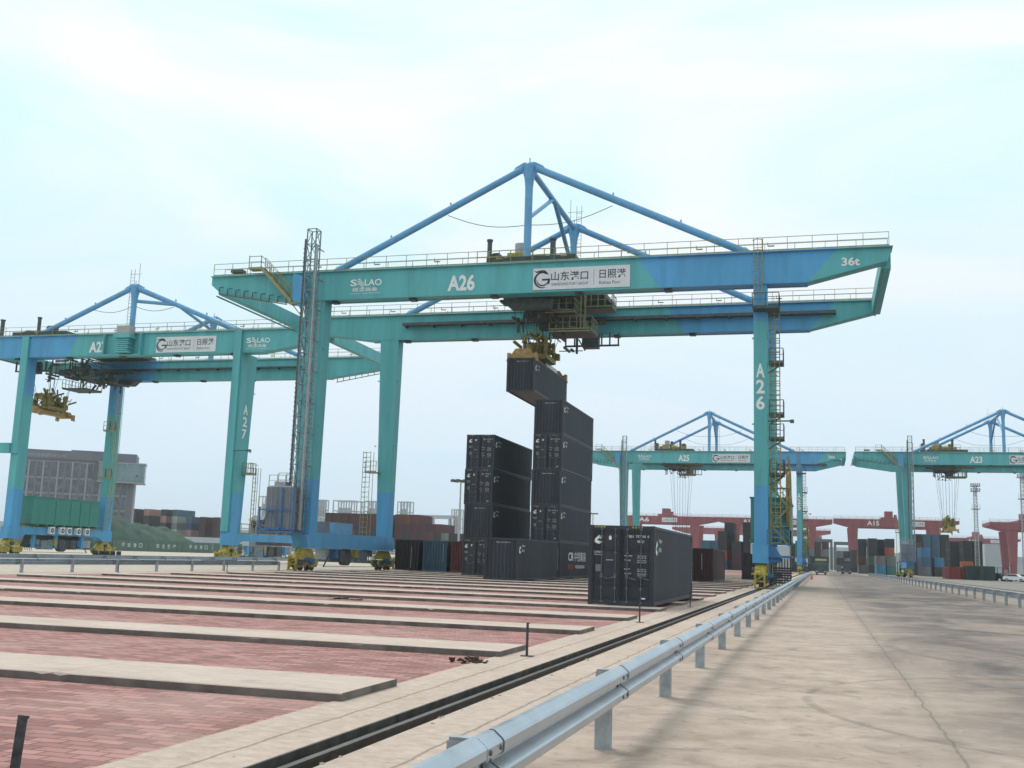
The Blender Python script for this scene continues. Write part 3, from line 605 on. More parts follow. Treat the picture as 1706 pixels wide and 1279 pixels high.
    if style != 'wide':
        MB().box(-.35, .55, D+.725, D+1.0, 3.4, zt-.01).build('leg_plate', TEAL, c); MB().box(G-.62, G+.30, D+.725, D+1.0, 12.0, zt-.01).build('leg_plate', TEAL, c)
        MB().box(G+.301, G+5.0, D+.725, D+1.3, 12.0, 13.2).box(G+3.6, G+5.0, D+.725, D+1.3, 13.201, 19).build('reel_bracket', TEAL, c)
        m = MB()
        for xx, y_ in ((-.75, D-2.2), (G-.75, 1.6)):
            for z in (10.2, 16.5) if y_ < 5 else (9.9,): m.box(xx-.8, xx+.2, y_, y_+1.2, z, z+.12); m.rail([(xx-.78, y_, z+.12), (xx-.78, y_+1.18, z+.12), (xx+.2, y_+1.18, z+.12)], 1.2, .6, .06); m.rail([(xx-.78, y_, z+.12), (xx+.2, y_, z+.12)], 1.2, .6, .06)
            for dy in (0, .6): m.bar((xx-.3, y_-.4-dy, 3.3), (xx-.3, y_-.4-dy, 10.8 if y_ > 5 else 23.5), .07); m.bar((xx-.9, y_-.4-dy, 4.5), (xx-.9, y_-.4-dy, 10.8 if y_ > 5 else 23.5), .05)
            for k in range(14 if y_ > 5 else 40): m.bar((xx-.3, y_-.4, 3.6+.5*k), (xx-.3, y_-1.0, 3.6+.5*k), .05); m.bar((xx-.3, y_-.4, 4.6+.5*k), (xx-.9, y_-.4, 4.6+.5*k), .04) if k % 2 else None
        m.build('caged_ladder', YELR, c)
        m = MB().bar((-.4, D+1, 12.4), (-2.0, D+.6, 12.5), .09).box(-2.3, -1.95, D+.4, D+.8, 12.35, 12.6); m.build('lamp_arm', DGREY, c)
    # sills
    for x0, x1 in (((-1.15, .25) if style == 'wide' else (-.62, .52)), (G-.62, G+.58)):
        m = MB(); 
        if x0 < 5 and style == 'wide': m.prism([(-1.6, 3.3), (-.6, 1.95), (D+.9, 1.95), (D+1.0, 2.2), (D+1.0, 3.3)], x0, x1, 'x')
        else: m.prism([(-.95, 3.3), (-.95, 1.9), (.9, 1.9), (1.9, 2.45), (D-1.9, 2.45), (D-.9, 1.9), (D+.95, 1.9), (D+.95, 3.3)], x0, x1, 'x')
        for y in (4.5, 9.5, 13.5): m.box(x0+.2, x0+.5, y, y+.45, .9, 1.95 if x0 < 5 else 2.45)
        m.build('sill_beam', BLUE, c)
        if x0 > 5 or style != 'wide': m = MB().rail([(x0+.06, 1.2, 3.3), (x0+.06, D-1.2, 3.3)], w=.05, step=2.2).rail([(x1-.06, 1.2, 3.3), (x1-.06, D-1.2, 3.3)], w=.05, step=2.2); m.build('handrail', YELR, c)
        else:
            MB().box(x0+.2, x1-.2, 4.6, 8.6, 3.31, 4.3).build('sill_cabinet', TUBE, c); MB().box(x0+.3, x1-.1, 2.5, 3.5, 3.31, 4.3).build('sill_cabinet', SHED, c)
            m = MB()
            for yy in (D-2.7, D-1.9):
                for xx in (-2.0, -1.2): m.bar((xx, yy, 2.9), (xx, yy, 11.8), .045)
            for k in range(18): z = 3.2+.5*k; m.bar((-2.0, D-2.7, z), (-1.2, D-2.7, z), .045); m.bar((-2.0, D-1.9, z), (-2.0, D-2.7, z), .045)
            m.box(-2.1, -.9, D-1.9, D-.8, 9.7, 9.8).rail([(-2.1, D-1.9, 9.8), (-.9, D-1.9, 9.8)], 1.1, .6, .05); m.build('caged_ladder', YELR, c)
        xm = (x0+x1)/2
        for yc, sg in ((0, -1), (D, 1)):
            m = MB()
            m.mt(0).prism([(yc-1.5, 1.05), (yc+1.5, 1.05), (yc+.5, 1.9), (yc-.5, 1.9)], xm-.42, xm+.42, 'x')
            for wy in (-1.05, 1.05):
                m.mt(0).prism([(yc+wy-.95, .62), (yc+wy-.85, 1.0), (yc+wy+.85, 1.0), (yc+wy+.95, .62), (yc+wy+.62, .3), (yc+wy-.62, .3)], xm-.40, xm-.25, 'x').prism([(yc+wy-.95, .62), (yc+wy-.85, 1.0), (yc+wy+.85, 1.0), (yc+wy+.95, .62), (yc+wy+.62, .3), (yc+wy-.62, .3)], xm+.25, xm+.40, 'x')
            m.box(xm-.42, xm-.28, yc+sg*2.0-.06, yc+sg*2.0+.06, .12, 1.25).box(xm+.28, xm+.42, yc+sg*2.0-.06, yc+sg*2.0+.06, .12, 1.25).box(xm-.279, xm+.279, yc+sg*2.0-.05, yc+sg*2.0+.05, .5, .62); m.bar((xm-.28, yc+sg*2.0, .65), (xm+.28, yc+sg*2.0, 1.0), .08); m.box(xm-.6, xm+.6, yc+sg*1.95-.15, yc+sg*1.95+.15, 1.02, 1.16)
            for dx in (-.36, .3): m.box(xm+dx, xm+dx+.07, yc+sg*2.2-.05, yc+sg*2.2+.05, .05, 1.3)
            m.box(xm-.4, xm+.4, yc+sg*2.2-.05, yc+sg*2.2+.05, .05, .14)
            bo = m.build('wheel_bogie', YEL, c)
            for wy in (-1.5, -.6, .6, 1.5): MB().tube((xm-.1, yc+wy, .37), (xm+.1, yc+wy, .37), .36, 16).build('wheel', DGREY, bo)
            MB().tube((xm-.36, yc+.1, 1.35), (xm-.7, yc+.1, 1.35), .22, 12).box(xm+.43, xm+.6, yc-1.9, yc-1.2, .5, .95).build('drive_gearbox', DGREY, bo); MB().tube((xm+.42, yc-.6, .95), (xm+.95, yc-.6, .95), .2, 12).box(xm+.42, xm+.72, yc+.2, yc+.7, .55, 1.0).build('drive_motor', BLUE2, bo)
        # cabinets and drums hung under the sill
        MB().box(x0+.1, x1-.1, 6.0, 7.1, .75, 1.9).build('under_cabinet', DGREY, c); MB().box(x0+.2, x1-.2, 10.3, 12.4, .7, 1.85).build('under_cabinet', MASTM, c); MB().tube((xm-.35, 8.3, 1.2), (xm+.35, 8.3, 1.2), .75, 20).build('cable_drum', DGREY, c)
        m = MB()
        for k in range(4): yk = (3.2, 5.2, 9.6, 12.9)[k]; MB().box(x0+.15, x1-.15, yk, yk+.55, 1.0+.1*k, 1.93).build('junction_box', (GREY, BLUE2, YEL, MASTM)[k], c)
        m.bar((x1, 2.4, .35), (x1, 4.0, 1.9), .09).bar((x1, 2.4, .35), (x1, 14.8, .35), .05)
        for k in range(5): m.bar((x1+.02, 12.9+.3*k, .5+.02*k), (x1+.02, 12.7+.3*k, 1.9), .05)
        m.build('access_ladder', DGREY, c)
    # apex posts and stays
    ax = G/2-.35 if G > 35 else G/2+.35
    for yc, ym in ((0, 1), (D, -1)):
        m = MB(); m.tube((ax, yc, zt+.07), (ax, yc, apex-2.2), .32, 14, .34).tube((ax, yc, apex-2.2), (ax, yc, apex-.35), .34, 14, .55); m.build('apex_post', TUBE, c)
        m = MB(); m.prism([(ax-1.7, apex-.95), (ax-1.2, apex-.35), (ax-.5, apex+.02), (ax+.5, apex+.02), (ax+1.2, apex-.35), (ax+1.7, apex-.95), (ax+.55, apex-.85), (ax+.4, apex-1.4), (ax-.4, apex-1.4), (ax-.55, apex-.85)], yc-.16, yc+.16)
        m.tube((ax, yc, apex), (ax, yc, apex+.45), .05, 6); m.ball((ax, yc, apex-.35), .46, 14); m.build('apex_node', TUBE, c)
        for fx, fz in ((1.0, zt+.25), (G-1.0, zt+.25)):
            s = MB(); a = Vector((fx, yc, fz)); b_ = Vector((ax+(-.6 if fx < ax else .6), yc, apex-.5)); s.tube(a, b_, .31, 14)
            s.prism([(fx-.6, zt+.07), (fx+1.1, zt+.07), (fx+.9, zt+.75), (fx+.1, zt+.7)] if fx < ax else [(fx-1.1, zt+.07), (fx+.6, zt+.07), (fx-.1, zt+.7), (fx-.9, zt+.75)], yc-.09, yc+.09)
            for t in (.3, .62): p = a.lerp(b_, t); s.bar(p, p+Vector((0, 0, .55)), .12)
            s.build('stay_pipe', TUBE, c)
        if full:
            w_ = MB(); pz = zt+3.6
            for sx in (-1, 1):
                xe = ax+sx*7.3 if G > 35 else ax+sx*5.5; fr = abs(xe-ax)/(ax-1.0); ze = apex-.5-(apex-.5-zt-.25)*fr-.3
                P = [(ax+(xe-ax)*t, yc, (pz)+(ze-pz)*t-.55*math.sin(math.pi*t)) for t in [i/8 for i in range(9)]]; w_.path(P, .03, 5)
            w_.build('sway_cable', BLACK, c)
    m = MB().tube((ax, .3, apex-.45), (ax, D-.3, apex-.45), .27, 12).tube((ax, 0, zt+4.2), (ax, D*.47, apex-.5), .2, 10).tube((ax, D, zt+4.2), (ax, D*.53, apex-.5), .22, 10)
    m.build('apex_tie', TUBE, c)
    a = MB()
    for dx in (-.25, .25): a.bar((ax+.5+dx, D, zt), (ax+.5+dx, D, apex+1.9), .05)
    for k in range(int((apex-zt+1.6)/.4)): a.bar((ax+.25, D, zt+.3+.4*k), (ax+.75, D, zt+.3+.4*k), .035)
    a.bar((ax-.4, D, apex), (ax-.4, D, apex+2.6), .05).bar((ax-.7, D, apex+1.3), (ax+.9, D, apex+1.3), .04); a.build('antenna_ladder', GREY, c)
    # elevator mast and cabin tower at the near left leg
    if mast:
        m = MB(); x0, x1, y0, y1, zt_ = -.42, .42, -3.2, -2.35, 29.5
        for x in (x0, x1):
            for y in (y0, y1): m.bar((x, y, 3.4), (x, y, zt_), .09)
        n = 19; dz = (zt_-3.4)/n
        for i in range(n+1):
            z = 3.4+dz*i
            for p, q in (((x0, y0), (x1, y0)), ((x1, y0), (x1, y1)), ((x1, y1), (x0, y1)), ((x0, y1), (x0, y0))):
                m.bar((*p, z), (*q, z), .06)
                if i < n: m.bar((*p, z), (*q, z+dz), .05) if i % 2 else m.bar((*q, z), (*p, z+dz), .05)
            if i % 2 == 0 and i: m.bar((0, y1, z), (0, -.7, z), .07)
        m.build('lift_mast', MASTM, c)
        MB().box(.44, .56, y0-.02, y0+.28, 3.4, 28.0).build('cable_trunking', GREY, c)
        m = MB().box(x0-.24, x0-.1, y0, y0+.16, 3.4, 28.6)
        for k in range(60): m.box(x0-.30, x0-.24, y0+.02, y0+.14, 3.5+.41*k, 3.6+.41*k)
        m.build('rack', DGREY, c)
        # ladder behind it, up the face of the leg
        m = MB()
        for x in (-.52, .0): m.bar((x, -.85, 3.4), (x, -.85, zb), .05)
        for k in range(48): m.bar((-.52, -.85, 3.6+.42*k), (0, -.85, 3.6+.42*k), .05)
        m.build('leg_ladder', GREY, c)
        # ground enclosure
        m = MB(); corr(m, (-2.3, -3.9, 0), (1, 0, 0), (0, -1, 0), 2.5, 3.35, 6.9, .42, .08); corr(m, (.2, -3.9, 0), (0, 1, 0), (1, 0, 0), 2.0, 3.35, 6.9, .42, .08); corr(m, (-2.3, -1.9, 0), (0, -1, 0), (-1, 0, 0), 2.0, 3.35, 6.9, .42, .08)
        m.box(-2.3, .2, -3.88, -1.9, 3.3, 3.4); m.build('lift_enclosure', SHED, c)
        m = MB()
        for x in (-2.75, -.75, .3):
            m.bar((x, -4.05, 2.9), (x, -4.05, 5.2 if x < -2 else 6.8), .12)
        m.bar((-2.75, -4.05, 5.0), (.3, -4.05, 5.0), .09); m.bar((-2.75, -4.05, 3.4), (.3, -4.05, 3.4), .12); m.bar((-2.75, -4.05, 3.4), (-1.8, -4.05, 5.0), .07); m.bar((-1.8, -4.05, 5.0), (-.75, -4.05, 3.4), .07)
        m.box(-2.8, .3, -4.1, -.9, 3.1, 3.25); m.build('enclosure_frame', BLUE2, c)
        MB().rail([(-2.2, -3.8, 6.9), (.1, -3.8, 6.9)], 1.0, .7).rail([(-2.2, -2.2, 6.9), (.1, -2.2, 6.9)], 1.3, .7).box(-1.9, -.9, -3.4, -2.4, 6.9, 7.4).build('enclosure_rail', GREY, c)
        # cabin at the top and the stair down to it
        m = MB().prism([(-2.35, 26.0), (-1.25, 25.6), (-1.25, 22.7), (-1.4, 22.7), (-2.35, 23.6)], -1.7, -1.55); m.box(-2.3, -1.3, -1.55, -.9, 23.6, 25.6); m.build('lift_landing_panel', BLUE, c)
        m = MB()
        for y in (-1.75, -1.0):
            m.bar((-5.6, y, 26.6), (-2.4, y, 23.4), .08, .2); m.rail([(-5.6, y, 26.7), (-2.4, y, 23.5)], 1.05, 1.0, .05)
        for k in range(14): m.box(-5.6+.23*k, -5.38+.23*k, -1.72, -1.02, 26.6-.23*k, 26.63-.23*k)
        m.box(-6.8, -5.5, -1.8, -.96, 26.5, 26.62); m.box(-2.6, -1.4, -1.8, -.9, 23.2, 23.32); m.bar((-2.4, -1.4, 23.2), (-.9, -.9, 21.3), .08); m.bar((-6.8, -1.75, 26.6), (-6.8, -1.75, 27.8), .06)
        m.rail([(-6.8, -1.75, 26.6), (-5.6, -1.75, 26.6)], 1.1, 1.2, .05); m.build('stair', YELR, c)
    # festoon track hanging under the left arm
    m = MB(); m.bar((xl+1.0, -.95, 24.55), (kl-.3, -.95, 23.35), .08)
    for k in range(9): t = k/8; x = xl+1.0+(kl-xl-1.4)*t; z = 24.55-1.2*t; m.bar((x, -.95, z), (x, -.95, z+.6), .07); m.bar((x, -.95, z+.6), (x+.3, -.75, z+.7), .06)
    m.box(xl+2.0, xl+3.2, -.9, -.2, zt+.35, zt+.6); m.build('festoon_track', DGREY, c)
    # right leg: ladders with hoops and landings
    if style == 'wide':
        m = MB(); xa, xb = G-.42, G+.22
        def cage(xa, xb, y, z0, z1, d=-1, w=.045):
            for x in (xa, xb): m.bar((x, y, z0), (x, y, z1), w)
            for k in range(int((z1-z0)/.38)): m.bar((xa, y, z0+.38*k), (xb, y, z0+.38*k), w*.8)
            for k in range(int((z1-z0)/.85)):
                z = z0+1.2+.85*k
                if z < z1: pts = [(xa, y, z), (xa-.05, y+d*.45, z), ((xa+xb)/2, y+d*.7, z), (xb+.05, y+d*.45, z), (xb, y, z)]; [m.bar(p, q, .045) for p, q in zip(pts, pts[1:])]
            for x in (xa, (xa+xb)/2, xb): m.bar((x, y+d*(.45 if x != (xa+xb)/2 else .7), z0+1.2), (x, y+d*(.45 if x != (xa+xb)/2 else .7), z1), .035)
        cage(xa, xb, -1.05, 21.6, 27.2)
        m.build('caged_ladder', YELR, c)
        m = MB(); m.box(G-.5, G+1.5, -1.9, .2, 21.42, 21.55); m.rail([(G-.5, -1.88, 21.55), (G+1.5, -1.88, 21.55), (G+1.5, .2, 21.55)], 1.1, 1, .05); m.build('landing', OLIVE, c)
        m = MB(); cage(G+.75, G+1.45, .3, 3.5, 21.4, -1, .075)
        m.build('caged_ladder', YELR, c)
        for z in (17.4, 13.3, 11.4, 8.6):
            m = MB().box(G+.62, G+1.75, .0, 1.6, z, z+.12); m.rail([(G+.65, .02, z+.12), (G+1.72, .02, z+.12), (G+1.72, 1.58, z+.12)], 1.1, .6, .05); m.bar((G+.6, .3, z-.7), (G+1.7, .3, z), .09); m.build('landing', OLIVE, c)
        m = MB()
        for k in range(4):
            z = 3.3+1.5*k; xs_ = (G+.7, G+2.0) if k % 2 else (G+2.0, G+.7)
            for y in (1.9, 2.7): m.bar((xs_[0], y, z), (xs_[1], y, z+1.5), .06, .16); m.rail([(xs_[0], y, z), (xs_[1], y, z+1.5)], 1.0, .7, .045)
            m.box(G+.6, G+2.1, 1.85, 2.75, z+1.45, z+1.52)
        for x in (G+.6, G+2.1): m.bar((x, 1.8, 2.0), (x, 1.8, 10), .08); m.bar((x, 2.8, 2.0), (x, 2.8, 10), .08)
        m.build('stair_tower', YELR, c)
        m = MB().bar((G+.5, .5, 12.9), (G+2.3, .4, 12.9), .1).box(G+2.2, G+2.5, .3, .6, 12.75, 13.0); m.build('lamp_arm', DGREY, c)
        m = MB(); n = 30; vs = []
        RC = (G+1.95, 4.6, 6.9)
        for i in range(n):
            a = 2*math.pi*i/n
            for rr, dx in ((2.75, -.16), (2.75, .16), (2.35, .16), (2.35, -.16)): vs.append((RC[0]+dx, RC[1]+rr*math.cos(a), RC[2]+rr*math.sin(a)))
        m.add(vs, [(4*i+j, 4*((i+1) % n)+j, 4*((i+1) % n)+(j+1) % 4, 4*i+(j+1) % 4) for i in range(n) for j in range(4)])
        for i in range(12):
            a = 2*math.pi*i/12; m.bar(RC, (RC[0], RC[1]+2.4*math.cos(a), RC[2]+2.4*math.sin(a)), .1)
        m.tube((RC[0]-.25, RC[1], RC[2]), (RC[0]+.25, RC[1], RC[2]), .45, 14); m.build('cable_reel', OCH, c)
        m = MB().prism([(G+.6, 2.0), (G+1.5, 2.0), (G+1.5, 2.45), (G+1.0, 3.2), (G+.6, 3.3)], -.9, -.5).rail([(G+.5, -1.2, 3.3), (G+2.2, -1.2, 3.3), (G+2.2, 1.2, 3.3)], 1.1, .8, .06).box(G+.6, G+2.3, -1.25, 2.8, 2.35, 2.5); m.build('corner_platform', BLUE2, c)
        m = MB()
        for k in range(7): m.bar((G+.9+.2*k, -.4+.3*k, .25), (G+.9+.2*k, -.2+.3*k, 2.3), .08); m.box(G+.8, G+2.2, .1+.5*k, .3+.5*k, .4+.18*k, .55+.18*k)
        m.build('access_steps', DGREY, c)
    # electrical house with cooling units
    hs = G-.95, G+2.0; m = MB(); hy0, hy1 = 2.6, 15.2
    m.box(hs[0], hs[1], hy0, hy1, 3.75, 7.0); m.box(hs[0]-.08, hs[1]+.08, hy0-.08, hy1+.08, 7.0, 7.1)
    for y in (4.4, 6.3, 8.2, 11.0): m.box(hs[0]-.06, hs[0]-.003, y, y+.1, 3.9, 6.7)
    for y in [2.8+1.6*k for k in range(8)]: m.box(hs[0]-.1, hs[1]+.1, y, y+.2, 3.55, 3.75)
    h_ = m.build('electrical_house', HOUSE, c)
    for y in (4.3, 6.0, 7.8, 9.1, 11.0):
        a = MB().mt(0).box(hs[0]-.12, hs[0]+.3, y, y+.85, 2.62, 3.5); a.mt(1).tube((hs[0]-.14, y+.42, 3.06), (hs[0]-.10, y+.42, 3.06), .3, 16); a.mt(0).tube((hs[0]-.16, y+.42, 3.06), (hs[0]-.12, y+.42, 3.06), .1, 10); a.build('cooling_unit', [WHITE, DGREY], h_)
    # trolley
    t0 = troll; t1 = troll+7.6
    m = MB().box(t0-1.2, t1-1.0, -.5, D+.5, zt+.25, zt+.7)
    m.box(t0-.6, t1-.8, 2.5, 8.0, zt+.7, zt+1.0)
    tr = m.build('trolley', OLIVE, c)
    m = MB(); xs = t0-2.4 if G > 35 else t0+4.5
    for x, y, w_, h_ in ((.2, 4, .8, 1.7), (1.9, 3.5, 1.4, .9), (3.4, 6, 1.2, 1.5), (4.9, 4.5, 1.1, .8), (6.0, 7, .9, 1.9), (2.5, 9, 2.0, 1.1), (.5, 10, 1.1, 1.6), (5.2, 10.5, 1.2, 1.3)):
        if G < 35: y = D-y-1.3
        MB().box(xs+x, xs+x+w_, y, y+1.3, zt+.7, zt+.7+h_).box(xs+x+.1, xs+x+w_-.1, y+.1, y+1.2, zt+.7+h_, zt+.8+h_).build('hoist_machine', OLIVE, tr)
    for x, y, r_, h_ in ((.6, 2.2, .22, 2.3), (6.3, 2.4, .25, 2.2), (3.6, 8.0, .3, 2.4)):
        if G < 35: y = D-y
        MB().tube((xs+x, y, zt+.7), (xs+x, y, zt+.7+h_), r_, 10).tube((xs+x, y, zt+.7+h_), (xs+x, y, zt+.85+h_), r_*1.3, 10).build('brake_cylinder', DGREY, tr)
    m = MB().box(xs+2.2, xs+3.6, 2.3, 3.4, zt+.9, zt+1.9).tube((xs+4.3, 2.6, zt+1.3), (xs+5.6, 2.6, zt+1.3), .45, 14).box(xs+6.4, xs+7.2, 2.2, 3.0, zt+.8, zt+1.5); m.rail([(xs-.3, 1.5, zt+.7), (xs+7.8, 1.5, zt+.7)], 1.2, 1.0, .06); m.build('hoist_motor', YEL, tr)
    m = MB().tube((xs+3.2, 3.2, zt+1.8), (xs+3.2, 3.2, zt+2.9), .55, 14); m.build('motor_hood', GREY, tr)
    # lower works between the girders
    m = MB()
    m.box(t0-.3, t0+4.0, .9, 2.6, zb-.35, zb-.15); m.prism([(t0-.3, zb-.15), (t0+.6, zb-.9), (t0+4.0, zb-.9), (t0+4.2, zb-.15)], 1.0, 2.2)
    m.box(t0+2.3, t0+5.6, 3.4, 6.2, 22.9, 23.02); m.box(t0+3.2, t0+6.9, 4.6, 7.8, 21.45, 21.6)
    m.box(t0+6.0, t0+8.6, 5.5, 7.5, 23.6, 23.75); m.box(t0-.6, t0+6.3, 2.9, 3.2, 24.1, 24.5); m.box(t0-.6, t0+6.3, D-3.2, D-2.9, 24.1, 24.5)
    random.seed(11)
    for k in range(90):
        x = t0+random.uniform(.2, 4.2); y = random.uniform(2.5, D-3.0); z = random.uniform(21.6, 25.4)
        ax_ = random.choice(((random.uniform(.8, 2.6), 0, 0), (0, random.uniform(1, 4), 0), (0, 0, -random.uniform(.8, 2.2)), (random.uniform(.5, 1), 0, -1.1)))
        if z+ax_[2] > 21.2: m.bar((x, y, z), (x+ax_[0], y+ax_[1], z+ax_[2]), random.choice((.08, .12, .2)))
    for k in range(9): x = t0+.3+random.uniform(0, 4.4); y = random.uniform(3, 11); z = random.uniform(22.2, 23.8); m.box(x, x+random.uniform(.5, 1.4), y, y+1.1, z, z+random.uniform(.4, 1.0))
    m.build('trolley_frame', [OLIVE], tr)
    m = MB()
    m.rail([(t0+3.1, 3.4, 23.02), (t0+5.6, 3.4, 23.02), (t0+5.6, 6.2, 23.02)], 1.2, .6, .06); m.rail([(t0+3.2, 4.6, 21.6), (t0+6.9, 4.6, 21.6), (t0+6.9, 7.8, 21.6)], 1.2, .6, .06); m.rail([(t0+6.1, 5.5, 23.75), (t0+8.6, 5.5, 23.75), (t0+8.6, 7.5, 23.75)], 1.2, .6, .06)
    for x in (t0+5.95, t0+6.35): m.bar((x, 4.9, 21.6), (x, 4.9, 25.2), .12)
    m.box(t0+3.1, t0+5.6, 3.36, 3.44, 22.85, 22.95); m.box(t0+3.2, t0+6.9, 4.55, 4.63, 21.4, 21.5)
    m.build('trolley_railing', YELR, tr)
    m = MB(); xo = t0+2.0; 
    for z in (22.3,): m.box(xo, xo+5.4, D-1.7, D-1.5, z, z+.16)
    for x in (xo, xo+.9, xo+1.7, xo+3.6, xo+4.4, xo+5.25): m.box(x, x+.12, D-1.7, D-1.5, 22.46, 23.6)
    m.box(xo+1.9, xo+3.4, D-2.2, D-1.2, 22.1, 23.5); m.build('festoon_tow_frame', DGREY, tr)
    if spreader:
        sx, sy, sz = spreader      # centre of the spreader, local, underside of its beams
        s = MB()
        s.box(sx-.45, sx+.45, sy-shalf+.35, sy+shalf-.35, sz+.12, sz+.62)
        for d in (-1, 1):
            y = sy+d*shalf
            s.box(sx-1.22, sx+1.22, y-.16, y+.16, sz+.05, sz+.40)
            s.prism([(sx-.95, sz+.40), (sx+.95, sz+.40), (sx+.62, sz+.88), (sx-.62, sz+.88)], y-.2, y+.45*1 if d < 0 else y+.2)
            for e in (-1, 1): s.box(sx+e*1.22-.14, sx+e*1.22+.14, y-.22, y+.22, sz-.25, sz+.5); s.bar((sx+e*1.2, y, sz+.4), (sx+e*1.32, y+d*.2, sz-.3), .16)
        sp_ = s.build('spreader', OCH, c)
        s = MB(); s.box(sx-1.2, sx+1.2, sy-1.7, sy+1.7, sz+.75, sz+1.15)
        random.seed(5)
        for k in range(26):
            x = sx+random.uniform(-1.2, 1.0); y = sy+random.uniform(-2.2, 2.0); z = sz+random.uniform(.7, 2.4); s.box(x, x+random.uniform(.15, .6), y, y+random.uniform(.2, .8), z, z+random.uniform(.15, .8))
        for ex in (-1, 1):
            for ey in (-1, 1):
                s.box(sx+ex*1.0-.12, sx+ex*1.0+.12, sy+ey*1.5-.25, sy+ey*1.5+.25, sz+1.1, sz+2.4); s.tube((sx+ex*1.0-.1, sy+ey*1.5, sz+2.45), (sx+ex*1.0+.1, sy+ey*1.5, sz+2.45), .38, 14); s.bar((sx+ex*.9, sy+ey*1.3, sz+1.2), (sx+ex*.2, sy+ey*.4, sz+2.6), .1)
        s.rail([(sx-1.1, sy-1.6, sz+1.15), (sx+1.1, sy-1.6, sz+1.15)], .9, .6, .05)
        s.box(sx-.55, sx-.1, sy-2.3, sy-1.6, sz+.6, sz+2.0); 
        for k in range(34):
            x = sx+random.uniform(-1.3, .8); y = sy+random.uniform(-2.4, 2.0); z = sz+random.uniform(1.0, 3.0); s.bar((x, y, z), (x+random.uniform(-.6, .8), y+random.uniform(-1, 1), z+random.uniform(-.2, .9)), random.choice((.08, .14, .22)))
        s.build('headblock', YELO, c)
        MB().box(sx+.5, sx+.62, sy+.4, sy+4.6, sz+.1, sz+.8).bar((sx+.45, sy+.5, sz+.5), (sx+.45, sy+4.5, sz+.5), .1).build('side_panel', SIGNW, c)
        s = MB()
        for k in range(14): a = random.uniform(0, 6.28); s.bar((sx+.8*math.cos(a), sy+1.2*math.sin(a), sz+1.0), (sx+1.1*math.cos(a+.4), sy+1.5*math.sin(a+.4), sz+2.9), .07)
        s.build('hose_bundle', DGREY, c)
        s = MB()
        for ex in (-1, 1):
            for ey in (-1, 1):
                for k, sp in enumerate((.0, .22)):
                    s.tube((sx+ex*1.0+sp*ex, sy+ey*1.5, sz+2.5), (sx+ex*(1.0+(1.6 if k else .4)), sy+ey*(1.5+(.6 if k else 2.0)), zt), .025, 5)
        for ex in (-.3, .3): s.tube((sx+ex, sy, sz+2.2), (sx+ex*1.2, sy, zt), .035, 5)
        s.build('hoist_rope', BLACK, c)
    # writing
    for args in front: args(c)
    return c
MASTM = mat('mast_steel', (.19, .26, .29), .5, .3, var=.3, scale=3); BLUE2 = mat('mid_blue_steel', (.045, .15, .34), .6, var=.2, scale=2); YELO = mat('olive_yellow_machine', (.30, .24, .06), .6, var=.4, scale=4)
def std_front(num, G=38.0):
    y = -.70; xd = (1, 0, 0); zd = (0, 0, 1)
    def f(c):
        text('S≋LAO', .62, (2.75, y, 24.83), xd, zd, WHITE, c, width=3.0, bold=.03) if False else None
        solao(c, 2.75, 24.85, y, 1)
        text(num, 1.42, (11.85, y, 24.05), xd, zd, WHITE, c, width=2.45, bold=.035)
        sign(c, 19.45, 23.86, -.69, 8.2, 1.85, -1)
        text('36t', .68, (44.2, y, 24.86), xd, zd, WHITE, c, width=1.35, bold=.03)
        for ch, z in zip(num, (16.2, 14.92, 13.65)): text(ch, 1.1, (G-.32, -.63, z), xd, zd, WHITE, c, width=.66, bold=.03)
    return [f]
def solao(c, x, z, y, sx):
    """maker's mark: S, a knot of two waves, L, A, O over four characters and a small line"""
    xd = (sx, 0, 0); zd = (0, 0, 1)
    text('S', .60, (x, y, z), xd, zd, WHITE, c, width=.62, bold=.02)
    m = MB(); d = -1 if sx > 0 else 1
    for off in (0, .2, .4):
        vs = []
        for i in range(13):
            t = i/12; xx = x+sx*(.70+.58*t); zz = z+.02+off+.16*math.sin(t*math.pi*1.6+.2)-.1*t; vs += [(xx, y+d*.003, zz), (xx, y+d*.003, zz+.11)]
        m.add(vs, [(2*i, 2*i+2, 2*i+3, 2*i+1) for i in range(12)])
    m.build('emblem', WHITE, c)
    text('LAO', .58, (x+sx*1.36, y, z), xd, zd, WHITE, c, width=1.62, bold=.015)
    text('硕澳装备', .36, (x+sx*.22, y, z-.52), xd, zd, WHITE, c, width=2.4, bold=.01)
    text('SOLAO EQUIPMENT', .11, (x, y, z-.74), xd, zd, WHITE, c, width=2.95)
# A26, the big one in the middle
crane((-41.1, 82.45, 0), 0, 38.0, 'A26', 'big blue and teal gantry crane marked A26 lifting a container in the middle', 35.35, std_front('A26'), spreader=(17.28, 10.24, 19.05), troll=16.4, scl=.97)
# A25 and A23 farther down the lanes
crane((-42.4, 242, 0), 0, 38.0, 'A25', 'distant blue and teal gantry crane marked A25, behind the right leg of A26', 35.4, std_front('A25'), spreader=(11.6, 7.4, 4.5), troll=8.0)
crane((18.3, 241.5, 0), 0, 38.0, 'A23', 'distant blue and teal gantry crane marked A23 at the right edge of the picture', 35.4, std_front('A23'), spreader=(8.2, 7.4, 9.9), troll=5.0)
